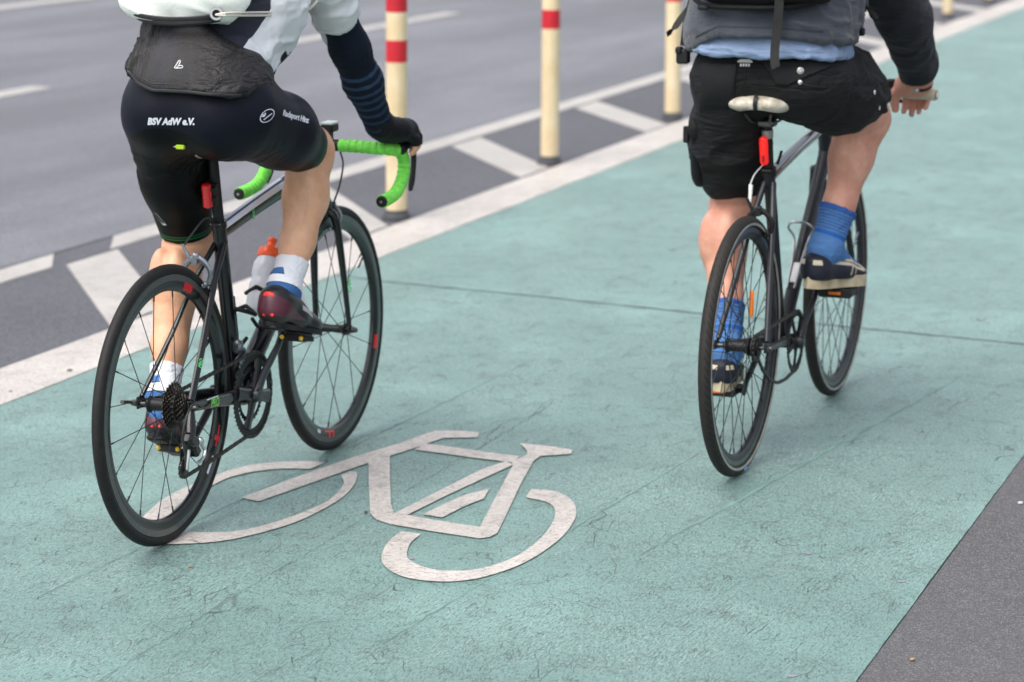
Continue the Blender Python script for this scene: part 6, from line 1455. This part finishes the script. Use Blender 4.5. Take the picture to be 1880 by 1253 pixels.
# black backpack: a thing of its own
G2 = empty('backpack', PRb, HR)
tag(G2, 'black backpack with hanging webbing straps on the back of the cargo shorts rider', 'backpack')
MBP = mat('backpack_black', (.006, .006, .007), .75, spec=.25, noise=.3, nscale=40, bump=.4, bscale=300); MWB = mat('webbing', (.013, .0125, .0125), .75, noise=.2, nscale=90, bump=.6, bscale=700)
bpr = [rc('b', (.075, .10, 1.315), (.175, .10, 1.53), .075, .075, .08), rc('b', (.075, -.12, 1.315), (.175, -.12, 1.53), .075, .075, .08), rc('b', (.070, -.01, 1.310), (.175, 0, 1.56), .082, .080, .08)]
sdf_obj('backpack_body', bpr, .007, [MBP], G2, smooth_it=2, disp=lambda V: .008 * ridge(V, basis((.2, 1, 0), 4, 14), 71))
b = MB(); b.tube(bez([(.115, .175, 1.236), (.045, .12, 1.226), (.012, 0, 1.226), (.035, -.10, 1.230), (.11, -.185, 1.245)], 20), .0065, n=8); b.build('piping', MBP, G2)
b = MB(); b.box((.035, .128, 1.222), (.012, .030, .012), bev=.004); b.build('zip_pull', M_MATTE, G2)
def strap(name, pts, wd, th=.0022, twist=None):
    b = MB(); P_ = bez(pts, 24); vs = []; n = len(P_)
    wv2 = Vector(twist).normalized() if twist else UXR
    for i, p in enumerate(P_):
        t = (P_[min(i + 1, n - 1)] - P_[max(i - 1, 0)]).normalized(); a = (wv2 - t * wv2.dot(t)).normalized(); nn = t.cross(a)
        for sa, sn in ((1, 1), (1, -1), (-1, -1), (-1, 1)): vs.append(p + a * sa * wd / 2 + nn * sn * th / 2)
    fs = [(4 * i + k, 4 * i + (k + 1) % 4, 4 * i + 4 + (k + 1) % 4, 4 * i + 4 + k) for i in range(n - 1) for k in range(4)] + [(3, 2, 1, 0), tuple(4 * (n - 1) + k for k in range(4))]
    b.add(vs, fs); return b.build(name, MWB, G2, ang=40)
strap('strap', [(.015, -.078, 1.30), (.012, -.080, 1.235), (.014, -.075, 1.17), (.010, -.072, 1.12), (.004, -.075, 1.085), (.004, -.078, 1.076)], .023, twist=UXR + Vector((0, 0, -.05)))
strap('strap', [(.26, .190, 1.33), (.215, .205, 1.25), (.175, .212, 1.18), (.165, .218, 1.11)], .024, twist=(.5, -.8, 0))
strap('strap_tail', [(.205, .212, 1.215), (.185, .232, 1.185), (.165, .248, 1.155), (.150, .262, 1.140)], .018, twist=(.4, -.5, .6))
b = MB(); b.box((.168, .222, 1.082), (.022, .036, .040), bev=.005); b.box((.165, .232, 1.098), (.024, .018, .020), bev=.004); b.build('buckle', M_MATTE, G2)
strap('strap', [(.34, -.175, 1.33), (.315, -.205, 1.25), (.300, -.212, 1.19), (.290, -.216, 1.150)], .024, twist=(.6, -.8, 0))
b = MB(); b.tube(bez([(.31, -.215, 1.25), (.325, -.232, 1.215), (.33, -.245, 1.198), (.325, -.262, 1.180)], 10), [.004, .004, .004, .004, .004, .005, .008, .0095, .008, .009][:10], n=8); b.build('strap_tail', MBP, G2)
b = MB(); b.box((.300, -.218, 1.150), (.020, .036, .022), bev=.004); b.build('buckle', M_MATTE, G2)
